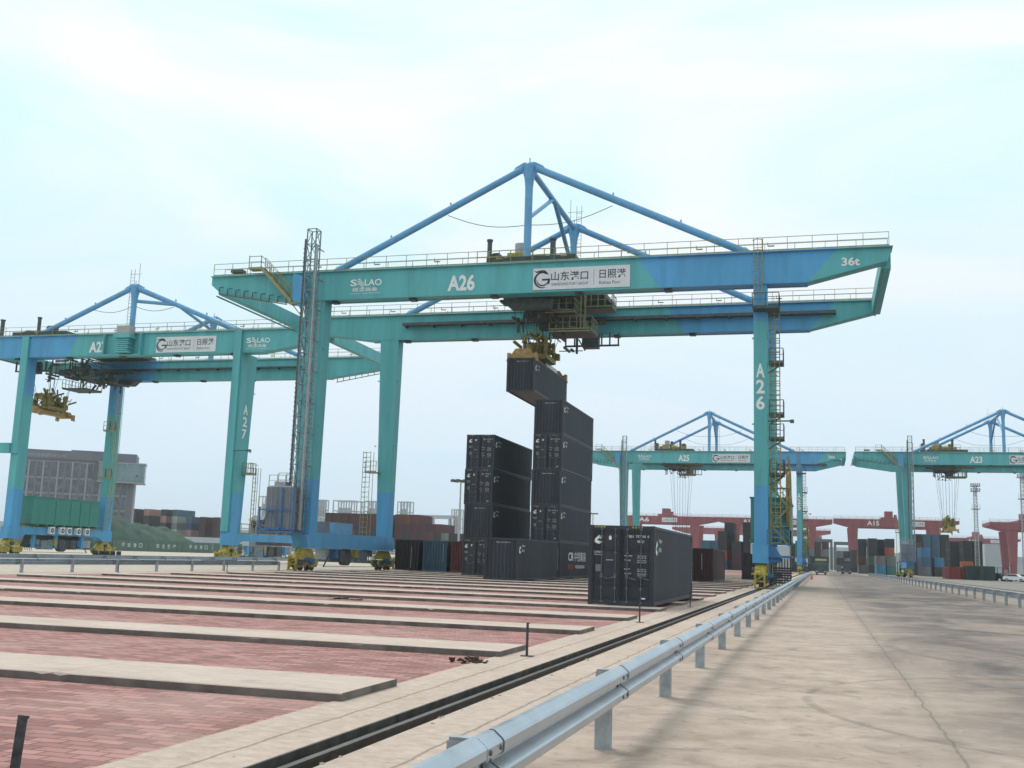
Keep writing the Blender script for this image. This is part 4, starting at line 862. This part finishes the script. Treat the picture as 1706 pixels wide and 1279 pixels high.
# A27 at the left, turned round
def f27(c):
    y = 17.5+.70; xd = (-1, 0, 0); zd = (0, 0, 1)
    text('A27', 1.35, (20.15, y, 24.05), xd, zd, WHITE, c, width=2.4, bold=.035)
    sign(c, 10.95, 23.86, 17.5+.69, 7.9, 1.85, 1)
    solao(c, -.85, 24.75, y, -1)
    for ch, z in zip('A27', (16.7, 15.3, 13.9)): text(ch, 1.15, (-.52, 17.2, z), (0, -1, 0), zd, WHITE, c, width=1.0, bold=.03)
    # recessed bracket with the power lead platform on the girder
    m = MB().box(12.75, 17.9, 18.2, 18.75, 23.55, 23.7).box(12.75, 12.9, 18.2, 18.75, 23.7, 26.2).box(17.75, 17.9, 18.2, 18.75, 23.7, 26.2); m.build('bracket', TEAL, c)
    m = MB().box(13.9, 15.6, 18.3, 19.4, 26.0, 27.0); m.build('junction_box', GREYB, c)
    m = MB().box(13.7, 15.9, 18.25, 19.6, 25.5, 25.98)
    for k in range(7): m.box(13.9+.1*(k % 2), 15.6-.12*(k % 3), 18.4, 19.4, 23.8+.24*k, 23.97+.24*k)
    m.build('cable_stack', TEAL, c)
GREYB = mat('light_grey_box', (.38, .38, .38), .6)
crane((-63.5, 124.9, 0), math.pi, 29.3, 'A27', 'blue and teal gantry crane marked A27 at the left edge of the picture', 32.4, [f27], style='deep', spreader=(32.8, 8.6, 17.8), troll=25.0, shalf=3.1, mast=False)
a27 = COL.objects[-1]

# ------------------------------------------------------------------ red cranes far away
def red_crane(u0, u1, vt0, vt1, Y, legs, txt, lab, sg=None, taperL=True, taperR=True, second=18):
    a = at(u0, vt0, Y=Y); b_ = at(u1, vt1, Y=Y); zt = (a.z+b_.z)/2; dz = zt*.145; zb = zt-dz
    c = root('red_gantry_crane', (a.x, Y, 0), 0, lab, 'gantry crane', 'red gantry cranes in the far yards'); W = b_.x-a.x
    tl = 7 if taperL else 0; tr_ = 9 if taperR else 0
    for yc in (0, second):
        MB().prism([(0, zt), (0, zt-dz*(.4 if tl else 1)), (tl, zb), (W-tr_, zb), (W, zt-dz*(.4 if tr_ else 1)), (W, zt)], yc-.8, yc+.8).build('girder', BRICKR, c)
        MB().rail([(0, yc-.9, zt), (W, yc-.9, zt)], 1.1, 3, .09).build('handrail', REDR, c)
    for x0 in (0, W-.8): MB().box(x0, x0+.8, .81, second-.81, zt-dz*.4, zt-.01).build('end_tie', BRICKR, c)
    for u in legs:
        x = at(u, 930, Y=Y).x-a.x
        for yc in (0, second):
            MB().hexa([(x-.9, yc-.9, 0), (x+.9, yc-.9, 0), (x+.9, yc+.9, 0), (x-.9, yc+.9, 0), (x-1.9, yc-.75, zb-.01), (x+1.9, yc-.75, zb-.01), (x+1.9, yc+.75, zb-.01), (x-1.9, yc+.75, zb-.01)]).build('leg', BRICKR, c)
        MB().box(x-.8, x+.8, .91, second-.91, 1.2, 2.8).build('sill_beam', BRICKR, c)
    m = MB(); xm = W*.45; m.box(xm-3, xm+3, -.5, second+.5, zt+.2, zt+.9).box(xm-1.5, xm+1.5, 2, 8, zt+.9, zt+3.4).box(xm+2, xm+3, 3, 5, zt+.9, zt+2.1); m.build('trolley', BRICKR, c)
    if txt: text(txt, dz*.6, (at(sg[0], 900, Y=Y).x-a.x, -.83, zb+dz*.2), (1, 0, 0), (0, 0, 1), WHITE, c, width=dz*1.5, bold=.02)
    if sg and sg[1]:
        x = at(sg[1], 900, Y=Y).x-a.x; s = MB().box(x, x+6.4, -.88, -.81, zb+dz*.2, zb+dz*.8).build('sign_board', SIGNW, c); text('山东港口 日照港', dz*.35, (x+.4, -.885, zb+dz*.32), (1, 0, 0), (0, 0, 1), INK, s, width=5.6)
    return c
REDR = mat('pale_red_rail', (.42, .2, .2), .6)
red_crane(1042, 1190, 857, 863, 455, (1050, 1157), 'A6', 'red gantry crane left of the A12 crane, seen over the nearest container', (1064, 1103), taperL=False)
red_crane(1191, 1387, 861, 866, 450, (1220, 1352), 'A12', 'red gantry crane marked A12 behind the right leg of the A26 crane', (1238, 1300))
red_crane(1389, 1598, 864, 868, 450, (1422, 1560), 'A15', 'red gantry crane marked A15 beyond the road and behind the A23 leg', (1445, 1512))
red_crane(1648, 1790, 869, 873, 430, (1688, 1770), 'A17', 'red gantry crane at the right edge of the picture, half out of view', (1725, 0))
red_crane(1120, 1384, 879, 883, 640, (1196, 1364), None, 'smaller red gantry crane seen below and behind the A12 crane', (0, 1208))
red_crane(1570, 1700, 896, 898, 600, (1597, 1680), 'A11', 'smaller red gantry crane behind the black container columns', (1612, 1650))
for u0, u1, vt, Yy, lb in ((1338, 1387, 897, 620, 'dark steel portal spanning the far end of the road, left one'), (1389, 1450, 902, 620, 'dark steel portal beyond the road beside the A15 leg, right one')):
    p, q = at(u0, vt, Y=Yy), at(u1, vt, Y=Yy); m = MB().box(p.x, q.x, Yy, Yy+1.2, p.z-1.8, p.z); m.box(p.x, p.x+1.3, Yy-.01, Yy+1.21, 0, p.z-1.8).box(q.x-1.3, q.x, Yy-.01, Yy+1.21, 0, p.z-1.8)
    tag(m.build('steel_portal', DGREY), lb, 'steel portal', 'portals at the road end')

# ------------------------------------------------------------------ left background
# office building
pa = at(214, 905, Y=300); d0 = Vector((pa.x, pa.y, 0)); vd = d0.normalized(); rd = Vector((vd.y, -vd.x, 0))  # rd points right in view
ang = math.atan2(rd.y, rd.x)-.06
bz = lambda v: at(214, v, Y=300).z
bl = root('office_building', (pa.x, pa.y, 0), ang, 'grey office building with tall window strips and a glazed corner box, behind the A27 crane', 'building')
Zt, Zr, Zc = bz(757), bz(771), bz(804)
m = MB().box(-34, 0, 0, 14, 0, Zr).box(-34.2, .2, -.3, 14, Zr, Zt).box(-20, -8, 3, 10, Zt, Zt+.6); m.build('wall', BUILD, bl)
for k in range(16):
    x = -33.6+2.15*k
    if x > -1.9: continue
    for z0, z1 in ((Zr-5.6, Zr-.9), (Zr-10.5, Zr-6.2), (Zr-15.2, Zr-11.1), (Zr-20.2, Zr-15.9)):
        if x > -12.5 and z0 > Zr-8: continue
        if z0 < .5: continue
        w_ = MB().box(x, x+1.7, -.12, -.02, z0, z1).build('window', GLASS2, bl)
        f = MB().box(x-.09, x+.03, -.3, -.12, z0, z1).box(x+1.67, x+1.79, -.3, -.12, z0, z1).box(x+.03, x+1.67, -.26, -.12, z1-.12, z1+.05)
        if k % 2: f.box(x-.42, x-.12, -.36, -.02, z0-.3, z1+.2)
        f.box(x-.1, x+1.8, -.34, -.02, z0-.42, z0-.18); f.build('frame', MULL, w_)
m = MB().box(-10.8, 3.2, -2.2, 6, Zc, Zr-.6); m.build('glazed_box', mat('corner_glazing', (.16, .25, .28), .25, var=.2, scale=.2), bl)
m = MB().box(-11, 3.4, -2.4, 6, Zc-.35, Zc-.003).box(-11, 3.4, -2.4, 6, Zr-.6, Zr-.2)
for k in range(9): m.box(-10.8+1.7*k, -10.68+1.7*k, -2.26, -2.2, Zc, Zr-.6)
m.build('glazed_box_frame', MULL, bl)
text('日照港集装箱公司', 1.0, (-33, -.32, Zr+.6), (1, 0, 0), (0, 0, 1), MULL, bl, width=12)
# net-covered heap
def heap():
    P0, P1 = at(150, 925, Y=215), at(420, 925, Y=262); n, k = 60, 16; m = MB(); vs = []; dirv = (P1-P0); dirv.z = 0; L_ = dirv.length; dirv.normalize(); nv = Vector((-dirv.y, dirv.x, 0))
    random.seed(3); ph = [random.uniform(0, 6) for _ in range(6)]
    for i in range(n+1):
        t = i/n; hmax = 9.3 if t < .28 else 9.3-(t-.28)/.20*2.6 if t < .48 else 6.7-.6*(t-.48)/.22 if t < .68 else max(.15, 6.1*(1-(t-.68)/.27)**1.2) if t < .95 else .15
        for j in range(k+1):
            s = j/k; prof = min(1, s*2.0)**.65 if s < .5 else max(0, 1-((s-.5)*2)**2.5)
            z = hmax*prof*(1+.05*math.sin(i*.7+ph[0]+j*.4)+.04*math.sin(i*1.9+ph[1]-j)+.03*math.sin(i*3.1+j*2.2)); q = P0+dirv*(L_*t)+nv*(3+26*s)
            vs.append((q.x, q.y, max(z, .02)))
    m.add(vs, [(i*(k+1)+j, (i+1)*(k+1)+j, (i+1)*(k+1)+j+1, i*(k+1)+j+1) for i in range(n) for j in range(k)], True)
    tag(m.build('covered_heap', NET), 'big heap of earth covered with dark green netting behind the left barriers', 'earth heap')
    Q0, Q1 = P0+dirv*6, P0+dirv*(L_*.93); n = 4
    for i in range(n):
        a, b_ = Q0.lerp(Q1, i/n), Q0.lerp(Q1, (i+1)/n-.006); u = (b_-a).normalized(); h_ = 2.5; r = root('hoarding_panel', (a.x, a.y, 0), math.atan2(u.y, u.x), 'green hoarding panel with white characters below the heap, %s from the left' % ORD[i], 'hoarding panel', 'green hoarding panels')
        W = (b_-a).length; mm = MB(); corr(mm, (0, 0, 0), (1, 0, 0), (0, -1, 0), W, 0, h_, .6, .04); mm.box(0, W, -.05, .02, h_, h_+.12).box(0, .25, -.1, .1, 0, h_+.1); mm.build('sheet', HOARD, r)
        for q, chs in enumerate('安全生产' if i % 2 else '平安港口'): text(chs, 1.0, (W*(.22+.17*q), -.09, .9), (1, 0, 0), (0, 0, 1), WHITE, r, width=.9)
heap()
# concrete frames of a plant under construction
def frame(u0, u1, v0, Yy, label, levels=3, bays=4):
    p, q = at(u0, v0, Y=Yy), at(u1, v0, Y=Yy); W = q.x-p.x; Zz = p.z; m = MB(); dpt = W*.8; cw = max(.7, W*.045)
    for i in range(bays+1):
        for y in (0, dpt): x = i*W/bays; m.box(x-cw/2, x+cw/2, y-cw/2, y+cw/2, 0, Zz)
    for l_ in range(levels+1):
        z = Zz*.42+(Zz*.58)*l_/levels
        for y in (0, dpt): m.box(-cw/2-.01, W+cw/2+.01, y-cw*.45, y+cw*.45, z-cw*.9, z+.01)
        for i in range(bays+1): x = i*W/bays; m.box(x-cw*.4, x+cw*.4, cw/2, dpt-cw/2, z-cw*.8, z)
        if l_ < levels:
            for i in range(bays): 
                if (i+l_) % 2: m.bar((i*W/bays, 0, z), ((i+1)*W/bays, 0, z+Zz*.58/levels), cw*.35)
    m.box(W*.2, W*.6, dpt*.2, dpt*.7, 0, Zz*.86)
    o = m.build('concrete_frame', FRAMEC); o.location = (p.x, Yy, 0); tag(o, label, 'concrete frame', 'unfinished concrete frames on the skyline')
for u0, u1, v0, nn_ in ((432, 457, 826, 'right of the A27 leg'), (484, 498, 828, 'just left of the A26 lift enclosure'), (527, 542, 832, 'just right of the near left leg of A26'), (556, 591, 833, 'between the wide left legs of A26'), (608, 632, 834, 'just left of the far left leg of A26'), (663, 683, 835, 'just right of the far left leg of A26'), (753, 768, 848, 'behind the thin lamp mast beside the four-high stack')):
    frame(u0, u1, v0, 760, 'unfinished pale concrete frame on the skyline %s' % nn_)
p, q = at(684, 857, Y=760), at(755, 857, Y=760)
m = MB().box(p.x, q.x, 760, 764, p.z-2.6, p.z)
for x in (p.x+3, (p.x+q.x)/2, q.x-4): m.box(x, x+1.5, 761, 763, 0, p.z-2.6)
tag(m.build('conveyor_bridge', FRAMEC), 'pale conveyor bridge running left from the lamp mast on the skyline', 'conveyor bridge')
p, q = at(418, 862, Y=520), at(455, 862, Y=520); W = q.x-p.x
m = MB().mt(0).box(0, W, 0, 12, 0, p.z-1.5).mt(1).prism([(-1, p.z-1.49), (W+1, p.z-1.49), (W*.8, p.z+1.2), (W*.2, p.z+1.2)], -1, 13); o = m.build('shed', [BUILD, FRAMEC]); o.location = (p.x, 520, 0); tag(o, 'low hall with a pale hipped roof right of the A27 leg', 'hall')
p = at(1640, 906, Y=520); q = at(1692, 906, Y=520)
o = MB().box(0, q.x-p.x, 0, 20, 0, p.z).build('warehouse', FRAMEC); o.location = (p.x, 520, 0); tag(o, 'pale grey warehouse behind the red crane leg at the right', 'warehouse')
# low misty town and tree line on the horizon
random.seed(21); m = MB()
for k in range(260):
    u = random.uniform(-60, 1760); Yy = random.uniform(1000, 1500); pp = at(u, 930, Y=Yy); h_ = random.choice((6, 8, 10, 14, 20))*random.uniform(.7, 1.3); m.box(pp.x, pp.x+random.uniform(15, 50), Yy, Yy+20, 0, h_)
tag(m.build('distant_town', FRAMEC), 'low hazy buildings along the horizon', 'skyline', kind='stuff')

m = MB(); rng = random.Random(4); pk = at(425, 855, Y=700); pj = at(660, 853, Y=700); x = 0
while x < pj.x-pk.x:
    h_ = pk.z*rng.uniform(.7, 1.0); w_ = rng.uniform(5, 14); m.box(x, x+w_, 0, 8, h_-1.4, h_); m.box(x, x+.8, 0, .8, 0, h_-1.401).box(x+w_*.5, x+w_*.5+.8, 0, .8, 0, h_-1.401); m.box(x+1, x+w_*.7, 2, 6, h_-4.5, h_-1.41) if rng.random() < .6 else None; x += w_+rng.uniform(-1.5, .01)*0+.02
o = m.build('pipe_rack', FRAMEC); o.location = (pk.x, 700, 0); tag(o, 'long pale pipe rack on the skyline behind the dark container rows', 'pipe rack')
m = MB(); a_ = at(375, 925, Y=150); b_ = at(660, 925, Y=150); L_ = b_.x-a_.x
for k in range(int(L_/2.4)+1): m.box(2.4*k, 2.4*k+.12, 0, .12, 0, 1.9)
for z in (.5, 1.0, 1.5, 1.85): m.box(0, L_, .121, .18, z, z+.07)
m.box(0, L_, .19, .4, 0, .45); o = m.build('yard_fence', DGREY); o.location = (a_.x, 150, 0); tag(o, 'low dark steel fence seen beneath the blue sill beams', 'fence')
# ------------------------------------------------------------------ light masts and towers
def light_mast(u, vt, Yy, label, r=.3):
    p = at(u, vt, Y=Yy); c = root('light_mast', (p.x, Yy, 0), 0, label, 'light mast', 'tall light masts')
    MB().tube((0, 0, 0), (0, 0, p.z), r, 12, r*.45).build('pole', GREYB, c)
    m = MB().tube((0, 0, p.z-.25), (0, 0, p.z), 1.4, 16, 1.5)
    for k in range(8): a = math.pi*k/4; m.box(1.7*math.cos(a)-.35, 1.7*math.cos(a)+.35, 1.7*math.sin(a)-.3, 1.7*math.sin(a)+.3, p.z-.35, p.z+.1); m.bar((0, 0, p.z-.1), (1.7*math.cos(a), 1.7*math.sin(a), p.z-.1), .12)
    m.build('lamp_ring', DGREY, c)
light_mast(227, 793, 300, 'thin light mast with a ring of lamps right of the office building')
light_mast(768, 800, 200, 'thin pale light mast left of the four-high stack', .28)
light_mast(988, 855, 420, 'distant light mast just right of the five-high stack', .35)
light_mast(1350, 905, 600, 'tiny distant light mast near the end of the road', .3)
def lattice(u, vt, Yy, label, plat=(0, .12)):
    p = at(u, vt, Y=Yy); c = root('lattice_light_tower', (p.x, Yy, 0), 0, label, 'lattice tower', 'lattice light towers'); m = MB(); Zz = p.z; n = 26
    W = lambda z: .55-.15*z/Zz
    for i in range(n):
        z0, z1 = Zz*i/n, Zz*(i+1)/n; a, b_ = W(z0), W(z1)
        for sx, sy in ((-1, -1), (1, -1), (1, 1), (-1, 1)):
            m.bar((sx*a, sy*a, z0), (sx*b_, sy*b_, z1), .11)
        for (s0, s1) in (((-1, -1), (1, -1)), ((1, -1), (1, 1)), ((1, 1), (-1, 1)), ((-1, 1), (-1, -1))): m.bar((s0[0]*a, s0[1]*a, z0), (s1[0]*b_, s1[1]*b_, z1), .10); m.bar((s0[0]*b_, s0[1]*b_, z1), (s1[0]*b_, s1[1]*b_, z1), .09)
    m.build('mast', GREYB, c); m = MB()
    for z in (Zz-.3, Zz-1.7): 
        m.box(-1.25, 1.25, -.9, .9, z-.15, z)
        m.box(-.1, .1, -.1, .1, z-1.5, z-.151)
        for k in range(5): m.box(-1.3+.55*k, -.92+.55*k, -1.1, -.85, z, z+.8)
    m.rail([(-1.1, -.9, Zz*.74), (1.1, -.9, Zz*.74)], 1.1, .7, .07); m.box(-1.1, 1.1, -.9, .9, Zz*.74-.15, Zz*.74); m.build('lamp_platform', GREY, c)
lattice(1624, 808, 330, 'grey lattice light tower behind the container columns under the A23 girder')
lattice(1702, 784, 300, 'grey lattice light tower at the very right edge')

# ------------------------------------------------------------------ people
def person(loc, rz, label, pose='walk', helmet=True, vest=True):
    c = root('person', loc, rz, label, 'person', None); me = bpy.data.meshes.new('body'); s = .28 if pose == 'walk' else .05
    V = [(0, 0, .95), (0, 0, 1.2), (0, 0, 1.42), (0, -.01, 1.5), (0, .0, 1.58), (.10, 0, .92), (.11, s*.5, .5), (.11, s, .09), (.11, s+.15, .04), (-.10, 0, .92), (-.11, -s*.35, .5), (-.11, -s, .12), (-.11, -s+.14, .04), (.19, 0, 1.40), (.24, -s*.35, 1.12), (.23, -s*.3+.12, .88), (-.19, 0, 1.40), (-.24, s*.3, 1.12), (-.23, s*.5+.05, .88)]
    Ed = [(0, 1), (1, 2), (2, 3), (3, 4), (0, 5), (5, 6), (6, 7), (7, 8), (0, 9), (9, 10), (10, 11), (11, 12), (2, 13), (13, 14), (14, 15), (2, 16), (16, 17), (17, 18)]
    Rr = [(.15, .11), (.15, .11), (.13, .1), (.055, .055), (.06, .06), (.1, .1), (.07, .07), (.045, .045), (.04, .03), (.1, .1), (.07, .07), (.045, .045), (.04, .03), (.06, .06), (.045, .045), (.032, .032), (.06, .06), (.045, .045), (.032, .032)]
    me.from_pydata(V, Ed, []); me.materials.append(CLOTH); o = bpy.data.objects.new('body', me); COL.objects.link(o); o.modifiers.new('s', 'SKIN')
    for k, r in enumerate(Rr): me.skin_vertices[0].data[k].radius = r
    me.skin_vertices[0].data[0].use_root = True
    o.modifiers.new('b', 'SUBSURF').levels = 1; o.modifiers['b'].render_levels = 1
    bpy.context.view_layer.update(); dg = bpy.context.evaluated_depsgraph_get(); nm_ = bpy.data.meshes.new_from_object(o.evaluated_get(dg)); bpy.data.objects.remove(o)
    b = MB(); b.ball((0, .01, 1.66), .105, 12, 1.2); b.ball((0, .12, 1.65), .02, 6)
    for e in (-1, 1):
        b.ball((e*.105, .0, 1.65), .025, 6, 1.4)
        for k in range(4): b.tube((e*.23+e*.012*(k-1.5), .12*0+.02+.02*k, .86), (e*.23, .03+.02*k, .78-.01*(k % 2)), .010, 6)
        b.tube((e*.21, .06, .86), (e*.19, .09, .81), .011, 6)
    nm_.materials.clear(); nm_.materials.append(CLOTH); nm_.name = 'body'; bo = bpy.data.objects.new('body', nm_); COL.objects.link(bo); bo.parent = c
    for f_ in nm_.polygons: f_.use_smooth = True
    b.build('head_and_hands', SKIN, bo)
    if helmet: h_ = MB().ball((0, .0, 1.735), .13, 12, .75).tube((0, .02, 1.71), (0, .02, 1.725), .15, 14); h_.build('helmet', WHITE, c)
    if vest: h_ = MB(); h_.hexa([(-.19, -.125, 1.0), (.19, -.125, 1.0), (.19, .125, 1.0), (-.19, .125, 1.0), (-.17, -.11, 1.43), (.17, -.11, 1.43), (.17, .11, 1.43), (-.17, .11, 1.43)]); h_.build('vest', ORANGE if vest == 'o' else CLOTH, c)
    return c
pp = at(1399, 958.5, Z=0); person((4.3, 240, 0), R(70), 'person in dark clothes walking across the far end of the road', vest=True)
person((-63.2, 112.2, 3.32), R(200), 'worker in a white helmet standing on the blue sill beam of A27', 'stand')
person((-63.0, 115.6, 3.32), R(160), 'second worker in a white helmet farther along the A27 sill beam', 'stand')

# ------------------------------------------------------------------ vehicles
def truck(loc, rz, label, body, top):
    c = root('truck', loc, rz, label, 'truck')   # front faces -y
    m = MB(); m.prism([(0, .75), (-.12, 1.1), (-.10, 1.9), (.12, 2.75), (.3, 2.9), (1.9, 2.9), (1.9, .75)], -1.2, 1.2, 'x'); cabm = m.build('cab', body, c)
    MB().prism([(-.115, 1.62), (-.085, 1.62), (.1, 2.6), (.07, 2.6)], -1.08, 1.08, 'x').build('windscreen', GLASS, cabm)
    MB().box(-1.15, 1.15, .2, 1.2, 2.92, 3.35).build('roof_deflector', top, cabm)
    MB().box(-1.22, 1.22, -.22, .3, .42, .98).build('bumper', DGREY, cabm)
    for e in (-1, 1):
        MB().box(e*.85-.22, e*.85+.22, -.25, -.225, .62, .84).build('headlight', GREY, cabm); MB().box(e*1.38-.12, e*1.38+.12, -.05, .05, 1.7, 2.4).bar((e*1.2, 0, 2.3), (e*1.4, 0, 2.3), .06).build('mirror', DGREY, cabm)
    MB().box(-.8, .8, -.14, -.118, 1.1, 1.5).build('grille', DGREY, cabm)
    MB().box(-.45, .45, .3, 13.5, .75, 1.0).box(-1.2, 1.2, 2.6, 14, 1.2, 1.4).box(-1.2, 1.2, 13.8, 14, 1.0, 1.2).build('chassis', DGREY, c)
    for y in (1.0, 4.4, 11.2, 12.5):
        for e in (-1, 1): w_ = MB().tube((e*.85-.16, y, .5), (e*.85+.16, y, .5), .5, 20).build('wheel', RUB, c); MB().tube((e*.85-.17, y, .5), (e*.85+.17, y, .5), .25, 12).build('rim', GREY, w_)
    return c
TG = mat('dark_green_cab', (.02, .055, .045), .4); TT = mat('yellow_deflector', (.42, .42, .16), .6); TB = mat('dark_cab', (.03, .035, .045), .4)
tx = at(1368, 957, Y=236).x; truck((tx, 236, 0), 0, 'dark green terminal truck with a yellow roof driving towards the camera', TG, TT)
truck((at(1411, 955, Y=300).x, 300, 0), 0, 'dark truck far down the road left of the A15 leg', TB, TB)
def car(loc, rz, label, m_):
    c = root('parked_car', loc, rz, label, 'car', 'cars parked at the right edge')
    MB().prism([(-2.1, .35), (-2.15, .75), (-1.9, .95), (-1.0, 1.02), (-.4, 1.48), (1.0, 1.5), (1.75, 1.05), (2.1, .95), (2.15, .4)], -.88, .88, 'x').build('body', m_, c)
    MB().prism([(-.93, 1.05), (-.4, 1.42), (1.0, 1.44), (1.6, 1.06)], -.885, .885, 'x').build('windows', GLASS, c)
    for y in (-1.35, 1.35):
        for e in (-1, 1): w_ = MB().tube((e*.8-.1, y, .32), (e*.8+.1, y, .32), .32, 16).build('wheel', RUB, c); MB().tube((e*.8-.11, y, .32), (e*.8+.11, y, .32), .18, 10).build('rim', GREY, w_)
p = at(1692, 966, Y=232); car((p.x, 232, 0), R(60), 'white car parked at the right edge near the red crane leg', WHITE)
p = at(1704, 963, Y=262); car((p.x, 262, 0), R(80), 'second pale car farther back at the right edge', SIGNW)
def forklift(loc, rz, label, m_):
    c = root('forklift', loc, rz, label, 'forklift'); MB().prism([(-1.6, .5), (1.6, .5), (1.6, 1.5), (.6, 1.6), (-.3, 1.1), (-1.6, 1.2)], -.9, .9, 'x').build('body', m_, c)
    m = MB(); 
    for x in (-.8, .8):
        for y in (-.6, .8): m.bar((x, y, 1.1), (x, y, 2.6), .1)
    m.box(-.9, .9, -.7, .95, 2.6, 2.7); m.build('canopy', DGREY, c); m = MB()
    for x in (-.4, .4): m.bar((x, -1.8, .1), (x, -1.8, 3.3), .14); m.box(x-.07, x+.07, -2.9, -1.85, .12, .2)
    m.bar((-.5, -1.8, 3.2), (.5, -1.8, 3.2), .12); m.build('mast', DGREY, c)
    for y in (-1.1, 1.1):
        for e in (-1, 1): MB().tube((e*.8-.15, y, .45), (e*.8+.15, y, .45), .45, 16).build('wheel', RUB, c)
p = at(1672, 962, Y=240); forklift((p.x, 240, 0), R(35), 'dark forklift beside the dark green container at the right', TB)
p = at(1507, 957, Y=252); forklift((p.x, 252, 0), R(-40), 'small yellow-green forklift at the foot of the A23 leg', mat('lime_truck', (.45, .5, .08), .5))

# ------------------------------------------------------------------ small things
def marker(x, y, h_, label, tilt=0, wd=.06):
    m = MB(); m.box(-wd/2, wd/2, -.008, .0, 0, h_); m.box(-wd/2, -wd/2+.008, 0, .045, 0, h_-.02); m.bar((-wd/2, -.004, h_), (wd/2+.012, -.004, h_+.006), .010, .02); m.box(-.11, .11, -.06, .1, 0, .014)
    o = m.build('marker_stake', STK); o.location = (x, y, .012); o.rotation_euler = (0, tilt, 0); tag(o, label, 'marker stake', 'thin steel marker stakes'); return o
STK = mat('rusty_stake_steel', (.075, .08, .085), .6, .5, var=.5, scale=9)
marker(-5.80, 7.02, .43, 'dark steel stake at the bottom left corner of the picture', R(4), .085)
marker(-5.02, 18.8, .57, 'thin rusty steel stake on the kerb at the end of the second slab', 0, .045)
marker(-4.97, 30.9, .63, 'thin steel stake on the kerb in front of the nearest container', 0, .045)
marker(-4.95, 43.1, .57, 'thin steel stake on the kerb beside the right side of the nearest container', 0, .045)
for k, y in enumerate((55.8, 68.1, 80)): marker(-40.2, y, .6, ['thin dark stake by the left kerb, nearest of those by the left barrier', 'thin dark stake by the left kerb, middle one', 'thin dark stake by the left kerb beside the yellow wheel frame'][k], 0, .06)
random.seed(9); m = MB()
for k in range(46):
    a = random.uniform(0, 6.28); r = random.random()**.6; x, y = r*.34*math.cos(a), r*.14*math.sin(a); z = .07*(1-r)*random.uniform(.3, 1)
    p1 = Vector((x, y, z+.01)); u = Vector((random.uniform(-1, 1), random.uniform(-1, 1), random.uniform(-.5, .6)))*.06; v = Vector((random.uniform(-1, 1), random.uniform(-1, 1), random.uniform(.1, .8)))*.05
    m.add([p1, p1+u, p1+u+v, p1+v], [(0, 1, 2, 3)]); m.bar(p1, p1+u*1.5+v*.3, .022)
o = m.build('rubble_pile', mat('dry_brown_litter', (.10, .065, .045), .9, var=.5, scale=20)); o.location = (-5.56, 17.2, .005); tag(o, 'little pile of dry brown litter at the kerb near the second slab', 'litter')
m = MB()
for k in range(9):
    x, y = random.uniform(-.8, .8), random.uniform(-.25, .25); m.add([(x, y, .01), (x+.45, y+.1, .03+.04*random.random()), (x+.35, y+.4, .02), (x-.1, y+.25, .06*random.random())], [(0, 1, 2, 3)])
p = at(575, 999, Z=0); o = m.build('cardboard_scraps', mat('cardboard', (.33, .27, .2), .9)); o.location = (p.x, p.y, 0); tag(o, 'flat torn cardboard scraps on the pavers between two slabs', 'litter')
m = MB()
for k in range(70):
    y = 6+random.random()**1.7*50; x = -3.98+random.uniform(0, .08); r = random.uniform(.008, .03); m.ball((x, y, .006), r, 6, .6)
for k in range(40):
    y = 8+random.random()*25; x = random.choice((-5.4, -4.8, -3.4, -3.0))+random.uniform(-.1, .5); m.ball((x, y, .012), random.uniform(.006, .014), 6, .5)
tag(m.build('gravel_crumbs', mat('grit', (.4, .36, .3), .9)), 'crumbs of mortar and grit along the rail groove', 'grit', kind='stuff')
m = MB().tube((0, 0, .03), (0, 0, .7), .17, 14, .03).box(-.22, .22, -.22, .22, 0, .03); o = m.build('traffic_cone', mat('cone_red', (.6, .09, .05), .6)); p = at(1349, 965, Z=0); o.location = (-1.2, p.y, 0); tag(o, 'small red traffic cone at the far end of the road barrier', 'traffic cone')

m = MB()
for k in range(7): m.tube((0, k*.05, .14+.26*(k % 2)), (3.4, k*.3, .14+.26*(k % 2)), .13, 10)
o = m.build('pipe_bundle', mat('dark_red_pipe', (.09, .03, .035), .7)); p = at(345, 927, Y=106); o.location = (p.x, 105, 0); o['label'] = 'low bundle of dark red pipes lying left of the near right foot of A27'; o['category'] = 'pipe bundle'
m = MB()
for k in range(5): m.tube((.75*k, 0, .45), (.75*k+.4, .3, .45), .45, 14)
o = m.build('tyre_row', RUB); p = at(192, 927, Y=108); o.location = (p.x, 104, 0); o['label'] = 'row of black tyres on the ground right of the A27 left wheels'; o['category'] = 'tyres'
# ------------------------------------------------------------------ haze
hm = bpy.data.materials.new('haze'); hm.use_nodes = True; t = hm.node_tree; t.nodes.clear(); pv = t.nodes.new('ShaderNodeVolumePrincipled'); om = t.nodes.new('ShaderNodeOutputMaterial')
pv.inputs['Color'].default_value = (.95, .98, 1, 1); pv.inputs['Density'].default_value = .00020; pv.inputs['Anisotropy'].default_value = .0; t.links.new(pv.outputs[0], om.inputs['Volume'])
HAZE = True
if HAZE:
    o = MB().box(-4100, 4100, -300, 6100, -2.2, 60).build('haze', hm); o['kind'] = 'stuff'; o['label'] = 'thin pale haze over the far yard'; o['category'] = 'haze'
